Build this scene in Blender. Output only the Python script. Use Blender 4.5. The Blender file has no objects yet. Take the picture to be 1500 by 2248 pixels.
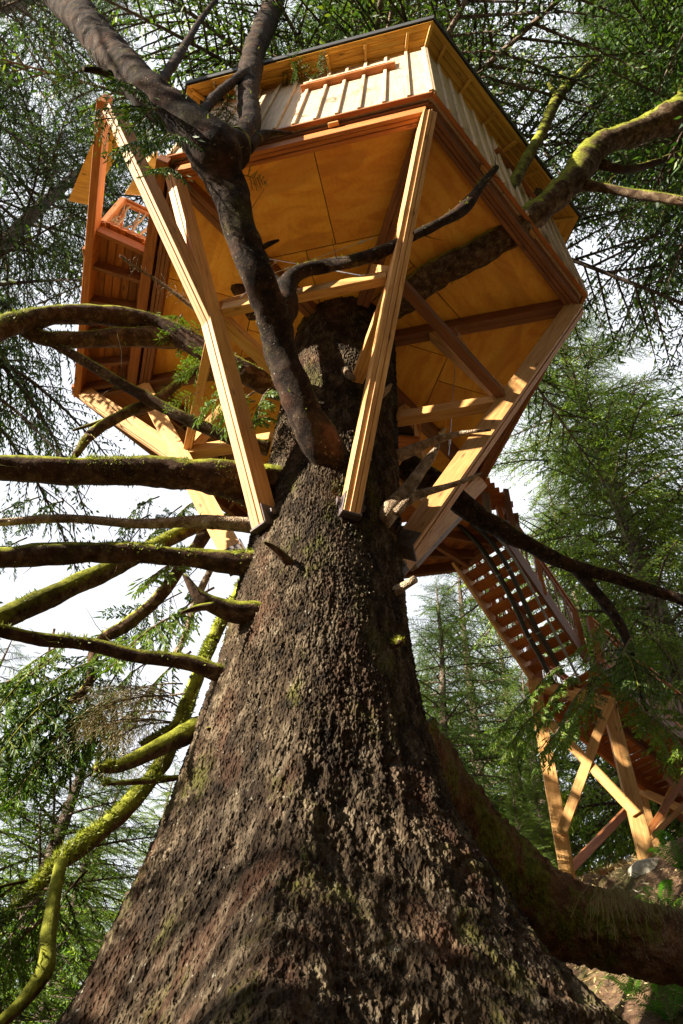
import bpy, bmesh, math, random
import numpy as np
from mathutils import Vector, Matrix
random.seed(7); RNG = np.random.default_rng(7)
scene = bpy.context.scene
COL = scene.collection
# ------------------------------------------------------------------ camera
F_PX, W_PX, H_PX = 1640.0, 1500.0, 2248.0
S = 1.2                                   # survey units -> metres (scaled about the camera)
EYE = np.array([0.0, 0.0, 1.6])
_up = np.array([866 - 750, 1124 + 262, -F_PX]); _up /= np.linalg.norm(_up)
_fw = np.array([0, 0, -1.0]); _y = _fw - _up * (_fw @ _up); _y /= np.linalg.norm(_y)
ROT = np.array([np.cross(_y, _up), _y, _up])     # world = ROT @ camera
cam_d = bpy.data.cameras.new('camera'); cam = bpy.data.objects.new('camera', cam_d); COL.objects.link(cam)
cam_d.sensor_fit = 'VERTICAL'; cam_d.sensor_height = 36.0; cam_d.lens = 36.0 * F_PX / H_PX
cam_d.clip_start = 0.05; cam_d.clip_end = 2000
cam.matrix_world = Matrix([[*ROT[i], EYE[i]] for i in range(3)] + [[0, 0, 0, 1]])
scene.camera = cam
# ------------------------------------------------------------------ world, sun, exposure
SUN_AZ, SUN_EL = math.radians(-156), math.radians(19.5)     # direction towards the sun
sd = Vector((math.cos(SUN_AZ) * math.cos(SUN_EL), math.sin(SUN_AZ) * math.cos(SUN_EL), math.sin(SUN_EL)))
world = bpy.data.worlds.new('World'); scene.world = world; world.use_nodes = True
wn, wl = world.node_tree.nodes, world.node_tree.links
bg = wn['Background']; sky = wn.new('ShaderNodeTexSky'); sky.sky_type = 'NISHITA'; sky.sun_disc = False
sky.sun_elevation = SUN_EL; sky.sun_rotation = math.pi / 2 - SUN_AZ
tc = wn.new('ShaderNodeTexCoord'); nz = wn.new('ShaderNodeTexNoise'); nz.inputs['Scale'].default_value = 2.2
nz.inputs['Detail'].default_value = 6; wl.new(tc.outputs['Generated'], nz.inputs['Vector'])
rp = wn.new('ShaderNodeValToRGB'); rp.color_ramp.elements[0].position = .2; rp.color_ramp.elements[1].position = .38
wl.new(nz.outputs['Fac'], rp.inputs['Fac'])
mx = wn.new('ShaderNodeMixRGB'); mx.inputs['Color2'].default_value = (6.2, 6.4, 6.9, 1)
wl.new(rp.outputs['Color'], mx.inputs['Fac']); wl.new(sky.outputs['Color'], mx.inputs['Color1'])
wl.new(mx.outputs['Color'], bg.inputs['Color']); bg.inputs['Strength'].default_value = 0.05
sun_d = bpy.data.lights.new('sun', 'SUN'); sun = bpy.data.objects.new('sun', sun_d); COL.objects.link(sun)
sun_d.energy = 5.0; sun_d.angle = math.radians(.5); sun_d.color = (1, .91, .74)
sun.rotation_euler = sd.to_track_quat('Z', 'Y').to_euler(); sun.location = sd * 60
scene.view_settings.view_transform = 'Standard'; scene.view_settings.look = 'None'
scene.view_settings.exposure = 1.9; scene.view_settings.gamma = 1; scene.view_settings.use_curve_mapping = False
scene.render.engine = 'CYCLES'
scene.cycles.max_bounces = 6; scene.cycles.diffuse_bounces = 4; scene.cycles.transmission_bounces = 3

# ------------------------------------------------------------------ survey helpers (angles measured from the eye -> world points)
def ray(px, py): return ROT @ np.array([px - 750, 1124 - py, -F_PX])
def Wp(p): return np.array([p[0] * S, p[1] * S, 1.6 + (p[2] - 1.6) * S])     # survey units -> metres
def at_z(px, py, z):
    v = ray(px, py); return Wp(EYE + v * (z - 1.6) / v[2])
def at_y(px, py, y):
    v = ray(px, py); return Wp(EYE + v * y / v[1])
def at_pl(px, py, pt, n):                  # pt, n in metres
    v = ray(px, py); n = np.array(n, float); return EYE + v * ((np.array(pt) - EYE) @ n) / (v @ n)
def depth(p): return -(ROT.T @ (np.array(p) - EYE))[2]
HC = np.array([-.088, 4.128]); RR = 2.70; A0 = -136.7
KEY = 'FABCDE'
def hv(k, r=RR, z=9.6):
    a = math.radians(A0 + 60 * (KEY.index(k) if isinstance(k, str) else k))
    return Wp((HC[0] + r * math.cos(a), HC[1] + r * math.sin(a), z))

# ------------------------------------------------------------------ object helpers
def tag(o, label=None, cat=None, group=None, kind=None):
    if label: o['label'] = label
    if cat: o['category'] = cat
    if group: o['group'] = group
    if kind: o['kind'] = kind
    return o
def empty(name, loc, label=None, cat=None, group=None):
    o = bpy.data.objects.new(name, None); COL.objects.link(o); o.location = [float(v) for v in loc]
    o.empty_display_size = .2
    return tag(o, label, cat, group)
def world_m(o):
    m = o.matrix_basis.copy()
    return world_m(o.parent) @ m if o.parent else m
def put(name, me, parent=None, M=None):
    o = bpy.data.objects.new(name, me); COL.objects.link(o)
    M = M if M is not None else Matrix.Identity(4)
    if parent: o.parent = parent; M = world_m(parent).inverted() @ M
    o.matrix_basis = M
    return o
def mesh_np(name, V, F, mat=None, smooth=False):
    V = np.asarray(V, np.float32); F = np.asarray(F, np.int32)
    me = bpy.data.meshes.new(name); k = F.shape[1]
    me.vertices.add(len(V)); me.vertices.foreach_set('co', V.ravel())
    me.loops.add(F.size); me.loops.foreach_set('vertex_index', F.ravel())
    me.polygons.add(len(F)); me.polygons.foreach_set('loop_start', np.arange(0, F.size, k, dtype=np.int32))
    me.update(calc_edges=True)
    if smooth: me.polygons.foreach_set('use_smooth', np.ones(len(F), bool))
    if mat: me.materials.append(mat)
    return me
def mesh_poly(name, V, F, mat=None, bevel=0):
    me = bpy.data.meshes.new(name); me.from_pydata([tuple(map(float, v)) for v in V], [], F)
    if bevel:
        b = bmesh.new(); b.from_mesh(me); bmesh.ops.bevel(b, geom=b.edges[:], offset=bevel, segments=1, affect='EDGES'); b.to_mesh(me); b.free()
    if mat: me.materials.append(mat)
    return me
BOXF = [(0, 1, 3, 2), (4, 6, 7, 5), (0, 4, 5, 1), (2, 3, 7, 6), (0, 2, 6, 4), (1, 5, 7, 3)]
_bc = {}
def box_mesh(L, w, h, mat, plies=1, bev=.004):
    key = (round(L, 3), round(w, 3), round(h, 3), mat.name, plies)
    if key in _bc: return _bc[key]
    b = bmesh.new(); pw = w / plies
    for i in range(plies):
        y0 = -w / 2 + i * pw + (.0025 if i else 0); y1 = -w / 2 + (i + 1) * pw - (.0025 if i < plies - 1 else 0)
        dh = (0.0, .006, -.004)[i % 3] if plies > 1 else 0
        vs = [b.verts.new((x, y, z)) for x in (-L / 2, L / 2) for y in (y0, y1) for z in (-h / 2 + dh, h / 2 + dh)]
        for f in BOXF: b.faces.new([vs[j] for j in f])
    bmesh.ops.recalc_face_normals(b, faces=b.faces[:])
    if bev: bmesh.ops.bevel(b, geom=b.edges[:], offset=min(bev, pw / 4, h / 4), segments=1, affect='EDGES')
    me = bpy.data.meshes.new('beam'); b.to_mesh(me); b.free(); me.materials.append(mat); _bc[key] = me
    return me
def frame(p0, p1, up):
    p0, p1 = Vector(p0), Vector(p1); x = (p1 - p0).normalized(); z = Vector(up) - x * x.dot(Vector(up)); z.normalize(); y = z.cross(x)
    M = Matrix((x, y, z)).transposed().to_4x4(); M.translation = (p0 + p1) / 2; return M
def beam(name, p0, p1, w, h, mat, parent, up=(0, 0, 1), plies=1, bev=.004, ext=0):
    """board w wide (sideways), h deep (towards up), sizes in metres"""
    p0, p1 = np.array(p0, float), np.array(p1, float); d = (p1 - p0) / np.linalg.norm(p1 - p0); p0 = p0 - d * ext; p1 = p1 + d * ext
    L = float(np.linalg.norm(p1 - p0)); me = box_mesh(L, w, h, mat, plies, bev)
    return put(name, me, parent, frame(p0, p1, up))
def prism(name, poly, z0, z1, mat, parent=None, bevel=0):
    n = len(poly); c = np.mean(np.array(poly), axis=0)
    V = [(p[0] - c[0], p[1] - c[1], 0) for p in poly] + [(p[0] - c[0], p[1] - c[1], z1 - z0) for p in poly]
    Fc = [tuple(range(n))[::-1], tuple(range(n, 2 * n))] + [(i, (i + 1) % n, (i + 1) % n + n, i + n) for i in range(n)]
    me = mesh_poly(name, V, Fc, mat, bevel)
    return put(name, me, parent, Matrix.Translation((c[0], c[1], z0)))

# ------------------------------------------------------------------ numpy noise
def _h(ix, iy, iz, s=0):
    n = (ix.astype(np.int64) * 73856093) ^ (iy.astype(np.int64) * 19349663) ^ (iz.astype(np.int64) * 83492791) ^ (s * 2654435761 & 0x7fffffff)
    n = (n ^ (n >> 13)) * 1274126177 & 0x7fffffff; n = (n ^ (n >> 16)) * 668265263 & 0x7fffffff
    return ((n ^ (n >> 15)) & 0xffffff) / float(0xffffff)
def vnoise(P, s=0):
    I = np.floor(P); f = P - I; f = f * f * (3 - 2 * f); I = I.astype(np.int64); out = 0
    for a in (0, 1):
        for b in (0, 1):
            for c in (0, 1):
                w = (f[:, 0] if a else 1 - f[:, 0]) * (f[:, 1] if b else 1 - f[:, 1]) * (f[:, 2] if c else 1 - f[:, 2])
                out = out + w * _h(I[:, 0] + a, I[:, 1] + b, I[:, 2] + c, s)
    return out
def fbm(P, o=4, s=0):
    t = 0; a = .5; n = 0
    for i in range(o): t = t + a * vnoise(P * 2 ** i, s + i); n += a; a *= .5
    return t / n
def worley(P, s=0):
    I = np.floor(P).astype(np.int64); F1 = np.full(len(P), 9.); F2 = F1.copy(); cid = np.zeros(len(P)); tilt = np.zeros(len(P))
    for a in (-1, 0, 1):
        for b in (-1, 0, 1):
            for c in (-1, 0, 1):
                x, y, z = I[:, 0] + a, I[:, 1] + b, I[:, 2] + c
                dx = x + _h(x, y, z, s) - P[:, 0]; dy = y + _h(x, y, z, s + 1) - P[:, 1]; dz = z + _h(x, y, z, s + 2) - P[:, 2]
                d = np.sqrt(dx * dx + dy * dy + dz * dz); m = d < F1
                F2 = np.where(m, F1, np.minimum(F2, d)); cid = np.where(m, _h(x, y, z, s + 3), cid); tilt = np.where(m, dz, tilt); F1 = np.where(m, d, F1)
    return F1, F2, cid, tilt

# ------------------------------------------------------------------ materials
def new_mat(name):
    m = bpy.data.materials.new(name); m.use_nodes = True; nt = m.node_tree
    return m, nt, nt.nodes['Principled BSDF']
def N(nt, t, **kw):
    n = nt.nodes.new(t)
    for k, v in kw.items():
        if k in n.inputs: n.inputs[k].default_value = v
        else: setattr(n, k, v)
    return n
def ramp(nt, fac, stops):
    r = nt.nodes.new('ShaderNodeValToRGB'); e = r.color_ramp.elements
    while len(e) < len(stops): e.new(.5)
    for i, (p, c) in enumerate(stops): e[i].position = p; e[i].color = (*c, 1) if len(c) == 3 else c
    nt.links.new(fac, r.inputs['Fac']); return r.outputs['Color']
def mixc(nt, fac, a, b, mode='MIX'):
    m = nt.nodes.new('ShaderNodeMixRGB'); m.blend_type = mode
    for k, v in (('Fac', fac), ('Color1', a), ('Color2', b)):
        if hasattr(v, 'is_linked'): nt.links.new(v, m.inputs[k])
        elif isinstance(v, tuple): m.inputs[k].default_value = (*v, 1)
        else: m.inputs[k].default_value = v
    return m.outputs['Color']
def mapping(nt, scale, src='Object', rnd=True):
    t = N(nt, 'ShaderNodeTexCoord'); mp = N(nt, 'ShaderNodeMapping'); mp.inputs['Scale'].default_value = scale
    nt.links.new(t.outputs[src], mp.inputs['Vector'])
    if rnd:
        oi = N(nt, 'ShaderNodeObjectInfo'); mu = N(nt, 'ShaderNodeMath', operation='MULTIPLY'); mu.inputs[1].default_value = 37.0
        nt.links.new(oi.outputs['Random'], mu.inputs[0]); cb = N(nt, 'ShaderNodeCombineXYZ')
        nt.links.new(mu.outputs[0], cb.inputs[0]); nt.links.new(mu.outputs[0], cb.inputs[1]); nt.links.new(cb.outputs[0], mp.inputs['Location'])
    return mp.outputs['Vector']
def noise(nt, vec, scale, detail=4, rough=.55, dist=0):
    n = N(nt, 'ShaderNodeTexNoise'); n.inputs['Scale'].default_value = scale; n.inputs['Detail'].default_value = detail
    n.inputs['Roughness'].default_value = rough; n.inputs['Distortion'].default_value = dist
    if vec is not None: nt.links.new(vec, n.inputs['Vector'])
    return n.outputs['Fac']
def bump(nt, bs, hgt, strength, dist=.01):
    b = N(nt, 'ShaderNodeBump'); b.inputs['Strength'].default_value = strength; b.inputs['Distance'].default_value = dist
    nt.links.new(hgt, b.inputs['Height']); nt.links.new(b.outputs['Normal'], bs.inputs['Normal'])

def wood(name, dark, mid, light, rough=.62, tint=.25):
    m, nt, bs = new_mat(name)
    v = mapping(nt, (1.0, 16, 16)); g = noise(nt, v, 2.2, 5, .6, .6)
    c = ramp(nt, g, [(.3, dark), (.5, mid), (.72, light)])
    v2 = mapping(nt, (.9, 2.5, 2.5)); g2 = noise(nt, v2, 1.6, 3)
    c = mixc(nt, ramp(nt, g2, [(.35, (0, 0, 0)), (.7, (.45, .45, .45))]), c, tuple(x * .62 for x in mid))
    # knots
    v3 = mapping(nt, (2.2, 7, 7)); vo = N(nt, 'ShaderNodeTexVoronoi'); vo.inputs['Scale'].default_value = 1.1; nt.links.new(v3, vo.inputs['Vector'])
    c = mixc(nt, ramp(nt, vo.outputs['Distance'], [(.05, (.85, .85, .85)), (.16, (0, 0, 0))]), c, tuple(x * .35 for x in dark))
    oi = N(nt, 'ShaderNodeObjectInfo'); r = ramp(nt, oi.outputs['Random'], [(0, (1 - tint,) * 3), (1, (1 + tint * .3,) * 3)])
    c = mixc(nt, 1.0, c, r, 'MULTIPLY')
    nt.links.new(c, bs.inputs['Base Color']); bs.inputs['Roughness'].default_value = rough
    bump(nt, bs, g, .35, .004); return m
M_FIR = wood('fir_beam', (.42, .17, .05), (.68, .35, .11), (.80, .48, .19))
M_CEDAR = wood('cedar_board', (.30, .08, .018), (.50, .16, .032), (.60, .24, .06), tint=.4)
M_SIDING = wood('siding_board', (.52, .33, .18), (.76, .55, .34), (.82, .64, .43))
M_SOFFIT = wood('soffit_board', (.46, .21, .03), (.66, .35, .05), (.74, .44, .08))
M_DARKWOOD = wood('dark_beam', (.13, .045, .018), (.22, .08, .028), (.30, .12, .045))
M_GREY = wood('weathered_beam', (.14, .10, .08), (.26, .19, .14), (.36, .28, .21))
M_STICK = wood('peeled_stick', (.22, .12, .06), (.38, .24, .14), (.5, .34, .22))
def plywood():
    m, nt, bs = new_mat('plywood')
    v = mapping(nt, (1.2, 3.6, 1)); g = noise(nt, v, 1.5, 3, .5, 1.4)
    w = N(nt, 'ShaderNodeTexWave', wave_type='BANDS'); w.inputs['Scale'].default_value = 3.2; w.inputs['Distortion'].default_value = 16; w.inputs['Detail'].default_value = 3; w.inputs['Detail Scale'].default_value = .7
    nt.links.new(v, w.inputs['Vector'])
    c = ramp(nt, g, [(.32, (.72, .30, .03)), (.52, (.86, .43, .05)), (.72, (.90, .52, .08))])
    c = mixc(nt, .10, c, ramp(nt, w.outputs['Fac'], [(.2, (.40, .15, .03)), (.8, (.72, .42, .14))]))
    v2 = mapping(nt, (.5, 1.3, 1)); s = noise(nt, v2, 1.1, 2)
    c = mixc(nt, ramp(nt, s, [(.54, (0, 0, 0)), (.58, (.42, .42, .42))]), c, (.50, .19, .03))
    oi = N(nt, 'ShaderNodeObjectInfo'); c = mixc(nt, 1.0, c, ramp(nt, oi.outputs['Random'], [(0, (.88, .80, .72)), (1, (1.05, 1.08, 1.0))]), 'MULTIPLY')
    nt.links.new(c, bs.inputs['Base Color']); bs.inputs['Roughness'].default_value = .5; bump(nt, bs, w.outputs['Fac'], .06, .003); return m
M_PLY = plywood()
def bark(name, deep=(.014, .009, .006), mid=(.052, .034, .020), pale=(.19, .145, .09), moss=.35, mossup=False, scale=1.0, zs=.5, m0=.26):
    m, nt, bs = new_mat(name)
    v = mapping(nt, (1, 1, zs), rnd=False)
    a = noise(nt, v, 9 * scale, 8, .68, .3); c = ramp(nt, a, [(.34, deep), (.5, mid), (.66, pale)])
    r = noise(nt, v, 3.1, 4); c = mixc(nt, ramp(nt, r, [(.52, (0, 0, 0)), (.70, (.45, .45, .45))]), c, (.10, .042, .024))
    vo = N(nt, 'ShaderNodeTexVoronoi'); vo.inputs['Scale'].default_value = 55 * scale; nt.links.new(v, vo.inputs['Vector'])
    li = noise(nt, v, 26, 5, .7); c = mixc(nt, ramp(nt, li, [(.63, (0, 0, 0)), (.70, (.75, .75, .75))]), c, (.40, .39, .33))
    mo = noise(nt, v, 2.3, 7, .72); mf = ramp(nt, mo, [(.58 - .1 * moss, (0, 0, 0)), (.70 - .1 * moss, (moss * 2,) * 3)])
    mcol = ramp(nt, li, [(.35, (.05, .055, .008)), (.6, (.15, .16, .025))])
    c = mixc(nt, mf, c, mcol)
    if mossup:
        g = N(nt, 'ShaderNodeNewGeometry'); sp = N(nt, 'ShaderNodeSeparateXYZ'); nt.links.new(g.outputs['Normal'], sp.inputs[0])
        ad = N(nt, 'ShaderNodeMath', operation='MULTIPLY_ADD'); ad.inputs[1].default_value = .55; nt.links.new(noise(nt, v, 7, 5, .7), ad.inputs[0]); nt.links.new(sp.outputs[2], ad.inputs[2])
        mc2 = ramp(nt, noise(nt, v, 14, 5, .7), [(.35, (.09, .10, .008)), (.62, (.27, .29, .035))])
        c = mixc(nt, ramp(nt, ad.outputs[0], [(m0, (0, 0, 0)), (m0 + .26, (1, 1, 1))]), c, mc2)
    bigv = noise(nt, v, .9, 4, .6); c = mixc(nt, 1.0, c, ramp(nt, bigv, [(.35, (.55, .52, .5)), (.65, (1.35, 1.3, 1.2))]), 'MULTIPLY')
    nt.links.new(c, bs.inputs['Base Color']); bs.inputs['Roughness'].default_value = .9; bs.inputs['Specular IOR Level'].default_value = .15
    hb = mixc(nt, .5 if not mossup else .12, a if mossup else vo.outputs['Distance'], vo.outputs['Distance'] if mossup else a, 'ADD'); bump(nt, bs, hb, 1.0 if not mossup else .8, .022); return m
M_BARK = bark('trunk_bark', (.012, .008, .005), (.045, .030, .018), (.155, .122, .085), moss=.28)
M_LIMB_SHADE = bark('shaded_limb_bark', (.006, .004, .003), (.022, .013, .009), (.06, .040, .028), .12, True, 1.3, 1, .5)  # limb bark painted darker, shade put into the colour of these limbs
M_LIMB = bark('mossy_limb_bark', (.018, .010, .006), (.05, .027, .016), (.12, .078, .05), .15, True, 1.3, 1)
M_LIMBG = bark('green_limb_bark', (.02, .012, .008), (.08, .05, .03), (.20, .15, .10), .2, True, 1.3, 1, -.02)
M_BARE = bark('bare_limb_bark', (.11, .075, .05), (.32, .24, .17), (.55, .46, .36), .12, False, 1.3, 1)
M_ROOT = bark('root_bark', (.05, .026, .014), (.14, .072, .038), (.26, .17, .10), .75)
M_BGBARK = bark('far_bark', (.07, .05, .04), (.16, .12, .10), (.30, .26, .22), .15)
def leafmat(name, a, b, trans=.35, c2=None):
    m = bpy.data.materials.new(name); m.use_nodes = True; nt = m.node_tree; nt.nodes.clear()
    g = N(nt, 'ShaderNodeNewGeometry'); oi = N(nt, 'ShaderNodeObjectInfo')
    col = ramp(nt, g.outputs['Random Per Island'], [(0, a), (.75, b), (1, c2 or b)])
    co = N(nt, 'ShaderNodeTexCoord'); nn = noise(nt, co.outputs['Object'], .9, 3)
    col = mixc(nt, 1.0, col, ramp(nt, nn, [(.3, (.6, .7, .75)), (.7, (1.25, 1.15, .85))]), 'MULTIPLY')
    col = mixc(nt, 1.0, col, ramp(nt, oi.outputs['Random'], [(0, (.8, .88, .95)), (1, (1.15, 1.05, .85))]), 'MULTIPLY')
    d = N(nt, 'ShaderNodeBsdfPrincipled'); d.inputs['Roughness'].default_value = .55; nt.links.new(col, d.inputs['Base Color'])
    t = N(nt, 'ShaderNodeBsdfTranslucent'); tcol = mixc(nt, 1.0, col, (1.5, 1.6, .6), 'MULTIPLY'); nt.links.new(tcol, t.inputs['Color'])
    mxs = N(nt, 'ShaderNodeMixShader'); mxs.inputs[0].default_value = trans
    nt.links.new(d.outputs[0], mxs.inputs[1]); nt.links.new(t.outputs[0], mxs.inputs[2])
    o = N(nt, 'ShaderNodeOutputMaterial'); nt.links.new(mxs.outputs[0], o.inputs['Surface']); return m
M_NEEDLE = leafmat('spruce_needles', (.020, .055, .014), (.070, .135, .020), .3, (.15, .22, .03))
M_NEEDLE_LIT = leafmat('sunlit_spruce_needles', (.07, .15, .02), (.18, .28, .035), .4, (.28, .36, .06))  # brighter copy of the needles, sunlight put into the colour
M_FERN = leafmat('fern_frond', (.07, .22, .03), (.13, .34, .05), .4)
M_SHRUB = leafmat('shrub_leaf', (.10, .19, .02), (.20, .30, .04), .45)
M_GRASS = leafmat('dry_grass', (.20, .15, .06), (.34, .27, .13), .3)
M_MOSS = leafmat('moss_tuft', (.10, .12, .012), (.24, .27, .04), .3)
M_DEAD = leafmat('dead_twig', (.20, .15, .09), (.36, .30, .20), .1)
def plain(name, col, rough=.5, metal=0, var=.25, sc=12):
    m, nt, bs = new_mat(name); v = mapping(nt, (1, 1, 1)); n = noise(nt, v, sc, 5)
    c = ramp(nt, n, [(.3, tuple(x * (1 - var) for x in col)), (.7, tuple(min(1, x * (1 + var)) for x in col))])
    nt.links.new(c, bs.inputs['Base Color']); bs.inputs['Roughness'].default_value = rough; bs.inputs['Metallic'].default_value = metal
    bump(nt, bs, n, .2, .003); return m
M_STEEL = plain('weathered_steel', (.10, .075, .075), .6, .3)
M_GALV = plain('galvanised_cable', (.55, .56, .58), .35, .9)
M_BLACK = plain('black_pipe', (.018, .018, .02), .35)
M_CONDUIT = plain('grey_conduit', (.22, .24, .24), .5)
M_PVC = plain('white_plastic_pipe', (.62, .60, .52), .45)
M_CONC = plain('concrete', (.42, .38, .31), .85, 0, .25, 20)
M_ROOFING = plain('dark_roof_edge', (.035, .035, .04), .7)
def glass():
    m, nt, bs = new_mat('window_glass'); bs.inputs['Base Color'].default_value = (.05, .06, .06, 1); bs.inputs['Roughness'].default_value = .05
    n = noise(nt, mapping(nt, (1, 1, 1)), 3, 2); bump(nt, bs, n, .05, .01); return m
M_GLASS = glass()
def soil():
    m, nt, bs = new_mat('forest_soil'); co = N(nt, 'ShaderNodeTexCoord').outputs['Object']
    a = noise(nt, co, 9, 12, .78); c = ramp(nt, a, [(.36, (.03, .015, .008)), (.5, (.12, .062, .03)), (.66, (.25, .15, .085))])
    b = noise(nt, co, 1.4, 6, .7); c = mixc(nt, ramp(nt, b, [(.5, (0, 0, 0)), (.62, (.8, .8, .8))]), c, (.085, .10, .016))
    nt.links.new(c, bs.inputs['Base Color']); bs.inputs['Roughness'].default_value = .95; bump(nt, bs, a, 1, .05); return m
M_SOIL = soil()

# ------------------------------------------------------------------ ground
def ground_h8(x, y):
    """hillside height, survey units"""
    x = np.asarray(x, float); y = np.asarray(y, float)
    u = np.clip(.80 * x + .62 * y, 0, None)
    h = 5.3 * (u / 7.35) ** 1.6
    h = 5.3 + .32 * (h - 5.3) if False else np.where(h > 5.2, 5.2 + 1.1 * (1 - np.exp(-(h - 5.2) / 1.6)), h)
    far = np.clip((np.hypot(x, y) - 30) / 60, 0, 1)
    side = 1 / (1 + np.exp((-x - 2.2) / .7))          # the bank drops away to the left
    base = .0
    return (base + (h * (1 - .85 * (1 - side)))) * (1 - far) - 0.2 * np.clip(-x - 4, 0, 14)
def ground_m(x, y): return 1.6 + (ground_h8(np.asarray(x) / S, np.asarray(y) / S) - 1.6) * S
def build_ground():
    g = np.concatenate([-np.geomspace(400, 6, 26)[:-1], np.linspace(-5, 1.5, 20)[:-1], np.linspace(1.5, 7.5, 110), np.linspace(7.5, 14, 30)[1:], np.geomspace(14, 400, 26)[1:]])
    X, Y = np.meshgrid(g, g, indexing='ij'); n = len(g); P = np.stack([X.ravel(), Y.ravel(), np.zeros(n * n)], 1)
    Z = ground_m(P[:, 0], P[:, 1]) + .30 * (fbm(P * .9, 5) - .5) + .20 * (fbm(P * 4, 4, 9) - .5)
    P[:, 2] = Z; i, j = np.meshgrid(np.arange(n - 1), np.arange(n - 1), indexing='ij'); a = (i * n + j).ravel()
    o = put('ground', mesh_np('ground', P, np.stack([a, a + n, a + n + 1, a + 1], 1), M_SOIL, True)); tag(o, 'brown forest soil sloping up behind the trunk', kind='structure')
build_ground()

# ------------------------------------------------------------------ the big spruce: trunk
CX, CY = HC
PZ = np.array([-1.2, 0, 1, 1.6, 2.1, 2.57, 3.0, 3.4, 3.7, 4.0, 4.4, 4.8, 5.2, 5.7, 6.4, 7.2, 8.5, 10, 13, 40])
PL = np.array([2.6, 2.1, 1.60, 1.33, 1.12, .95, .845, .765, .73, .71, .69, .675, .665, .665, .645, .635, .63, .62, .55, .05])
PR = np.array([4.2, 3.6, 3.0, 2.45, 1.98, 1.58, 1.24, 1.02, .90, .84, .76, .70, .66, .625, .61, .60, .59, .57, .52, .05])
def trunk_r(th, z):                        # survey units
    w = (1 + np.cos(th)) / 2; w = w * w * (3 - 2 * w)
    r = np.interp(z, PZ, PL) * (1 - w) + np.interp(z, PZ, PR) * w
    k = np.clip((4.6 - z) / 3.4, 0, 1) ** 1.3
    lob = .13 * np.cos(5 * th + 1.9) + .07 * np.cos(8 * th + .4) + .04 * np.cos(13 * th + 2)
    return r * (1 + k * lob * np.clip(1 - .75 * np.abs(np.cos(th)) ** 6, 0, 1)) * (1 + .012 * np.cos(3 * th + z))
spruce = empty('spruce_tree', Wp((CX, CY, ground_h8(CX, CY))), 'giant old spruce with flared mossy trunk and bare limbs carrying the treehouse', 'tree')
def build_trunk():
    fr = np.radians(np.linspace(-176, 2, 580)); bk = np.radians(np.linspace(2, 184, 70))[1:-1]; TH = np.concatenate([fr, bk]); nt_ = len(TH)
    zs = np.concatenate([np.linspace(-1.2, 1.4, 12)[:-1], 1.4 + (10.6 - 1.4) * np.linspace(0, 1, 720) ** 1.2, np.linspace(10.7, 40, 40)]); nz_ = len(zs)
    T, Z = np.meshgrid(TH, zs, indexing='xy'); T = T.ravel(); Z = Z.ravel(); r = trunk_r(T, Z)
    P = np.stack([CX + r * np.cos(T), CY + r * np.sin(T), Z], 1) * S
    low = np.clip((5.6 - Z) / 2.5, 0, 1); Nn = np.stack([np.cos(T), np.sin(T), 0 * T], 1)
    wv = np.stack([fbm(P * 2.2, 3, 11), fbm(P * 2.2, 3, 17), fbm(P * 2.2, 3, 23)], 1) - .5
    Q = P + wv * .16 + (np.stack([vnoise(P * 17, 71), vnoise(P * 17, 72), vnoise(P * 17, 73)], 1) - .5) * .045
    rug = .45 + 1.1 * fbm(P * 3.3, 3, 81)
    Q1 = Q * np.array([26, 26, 1]) ; Q1[:, 2] = Q[:, 2] * 26 * (.15 * low + .55 * (1 - low))
    F1, F2, cid, tl = worley(Q1, 3); pl = np.clip((F2 - F1) * 3.2, 0, 1)
    Q2 = Q * np.array([48, 48, 1]); Q2[:, 2] = Q[:, 2] * 48 * (.30 * low + .8 * (1 - low)); G1, G2, cid2, tl2 = worley(Q2, 31); pl2 = np.clip((G2 - G1) * 3, 0, 1)
    big = fbm(P * np.array([1.4, 1.4, .5]), 4, 41) - .5
    rg = 1 - np.abs(2 * fbm(P * np.array([6.5, 6.5, .8]) + wv * 1.2, 3, 51) - 1); rg2 = 1 - np.abs(2 * fbm(P * np.array([17, 17, 2.2]) + wv * 2.5, 3, 57) - 1)
    d = (.015 * low + .015 * (1 - low)) * pl * (.5 + .7 * cid) * rug - .010 * tl * pl * rug + .009 * pl2 * (.4 + cid2) + .12 * big * (0.3 + low) + .07 * low * (rg - .7) + (.022 * low + .010) * (rg2 - .75) + .008 * (vnoise(P * 90, 61) - .5)
    d = d - .045
    P += Nn * d[:, None]; P[:, 2] += 1.6 - 1.6 * S
    i, j = np.meshgrid(np.arange(nz_ - 1), np.arange(nt_), indexing='ij'); a = (i * nt_ + j).ravel(); b = (i * nt_ + (j + 1) % nt_).ravel()
    base = np.array(spruce.location)
    return put('trunk', mesh_np('trunk', P - base, np.stack([a, b, b + nt_, a + nt_], 1), M_BARK, True), spruce, Matrix.Translation(spruce.location))
build_trunk()

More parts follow.
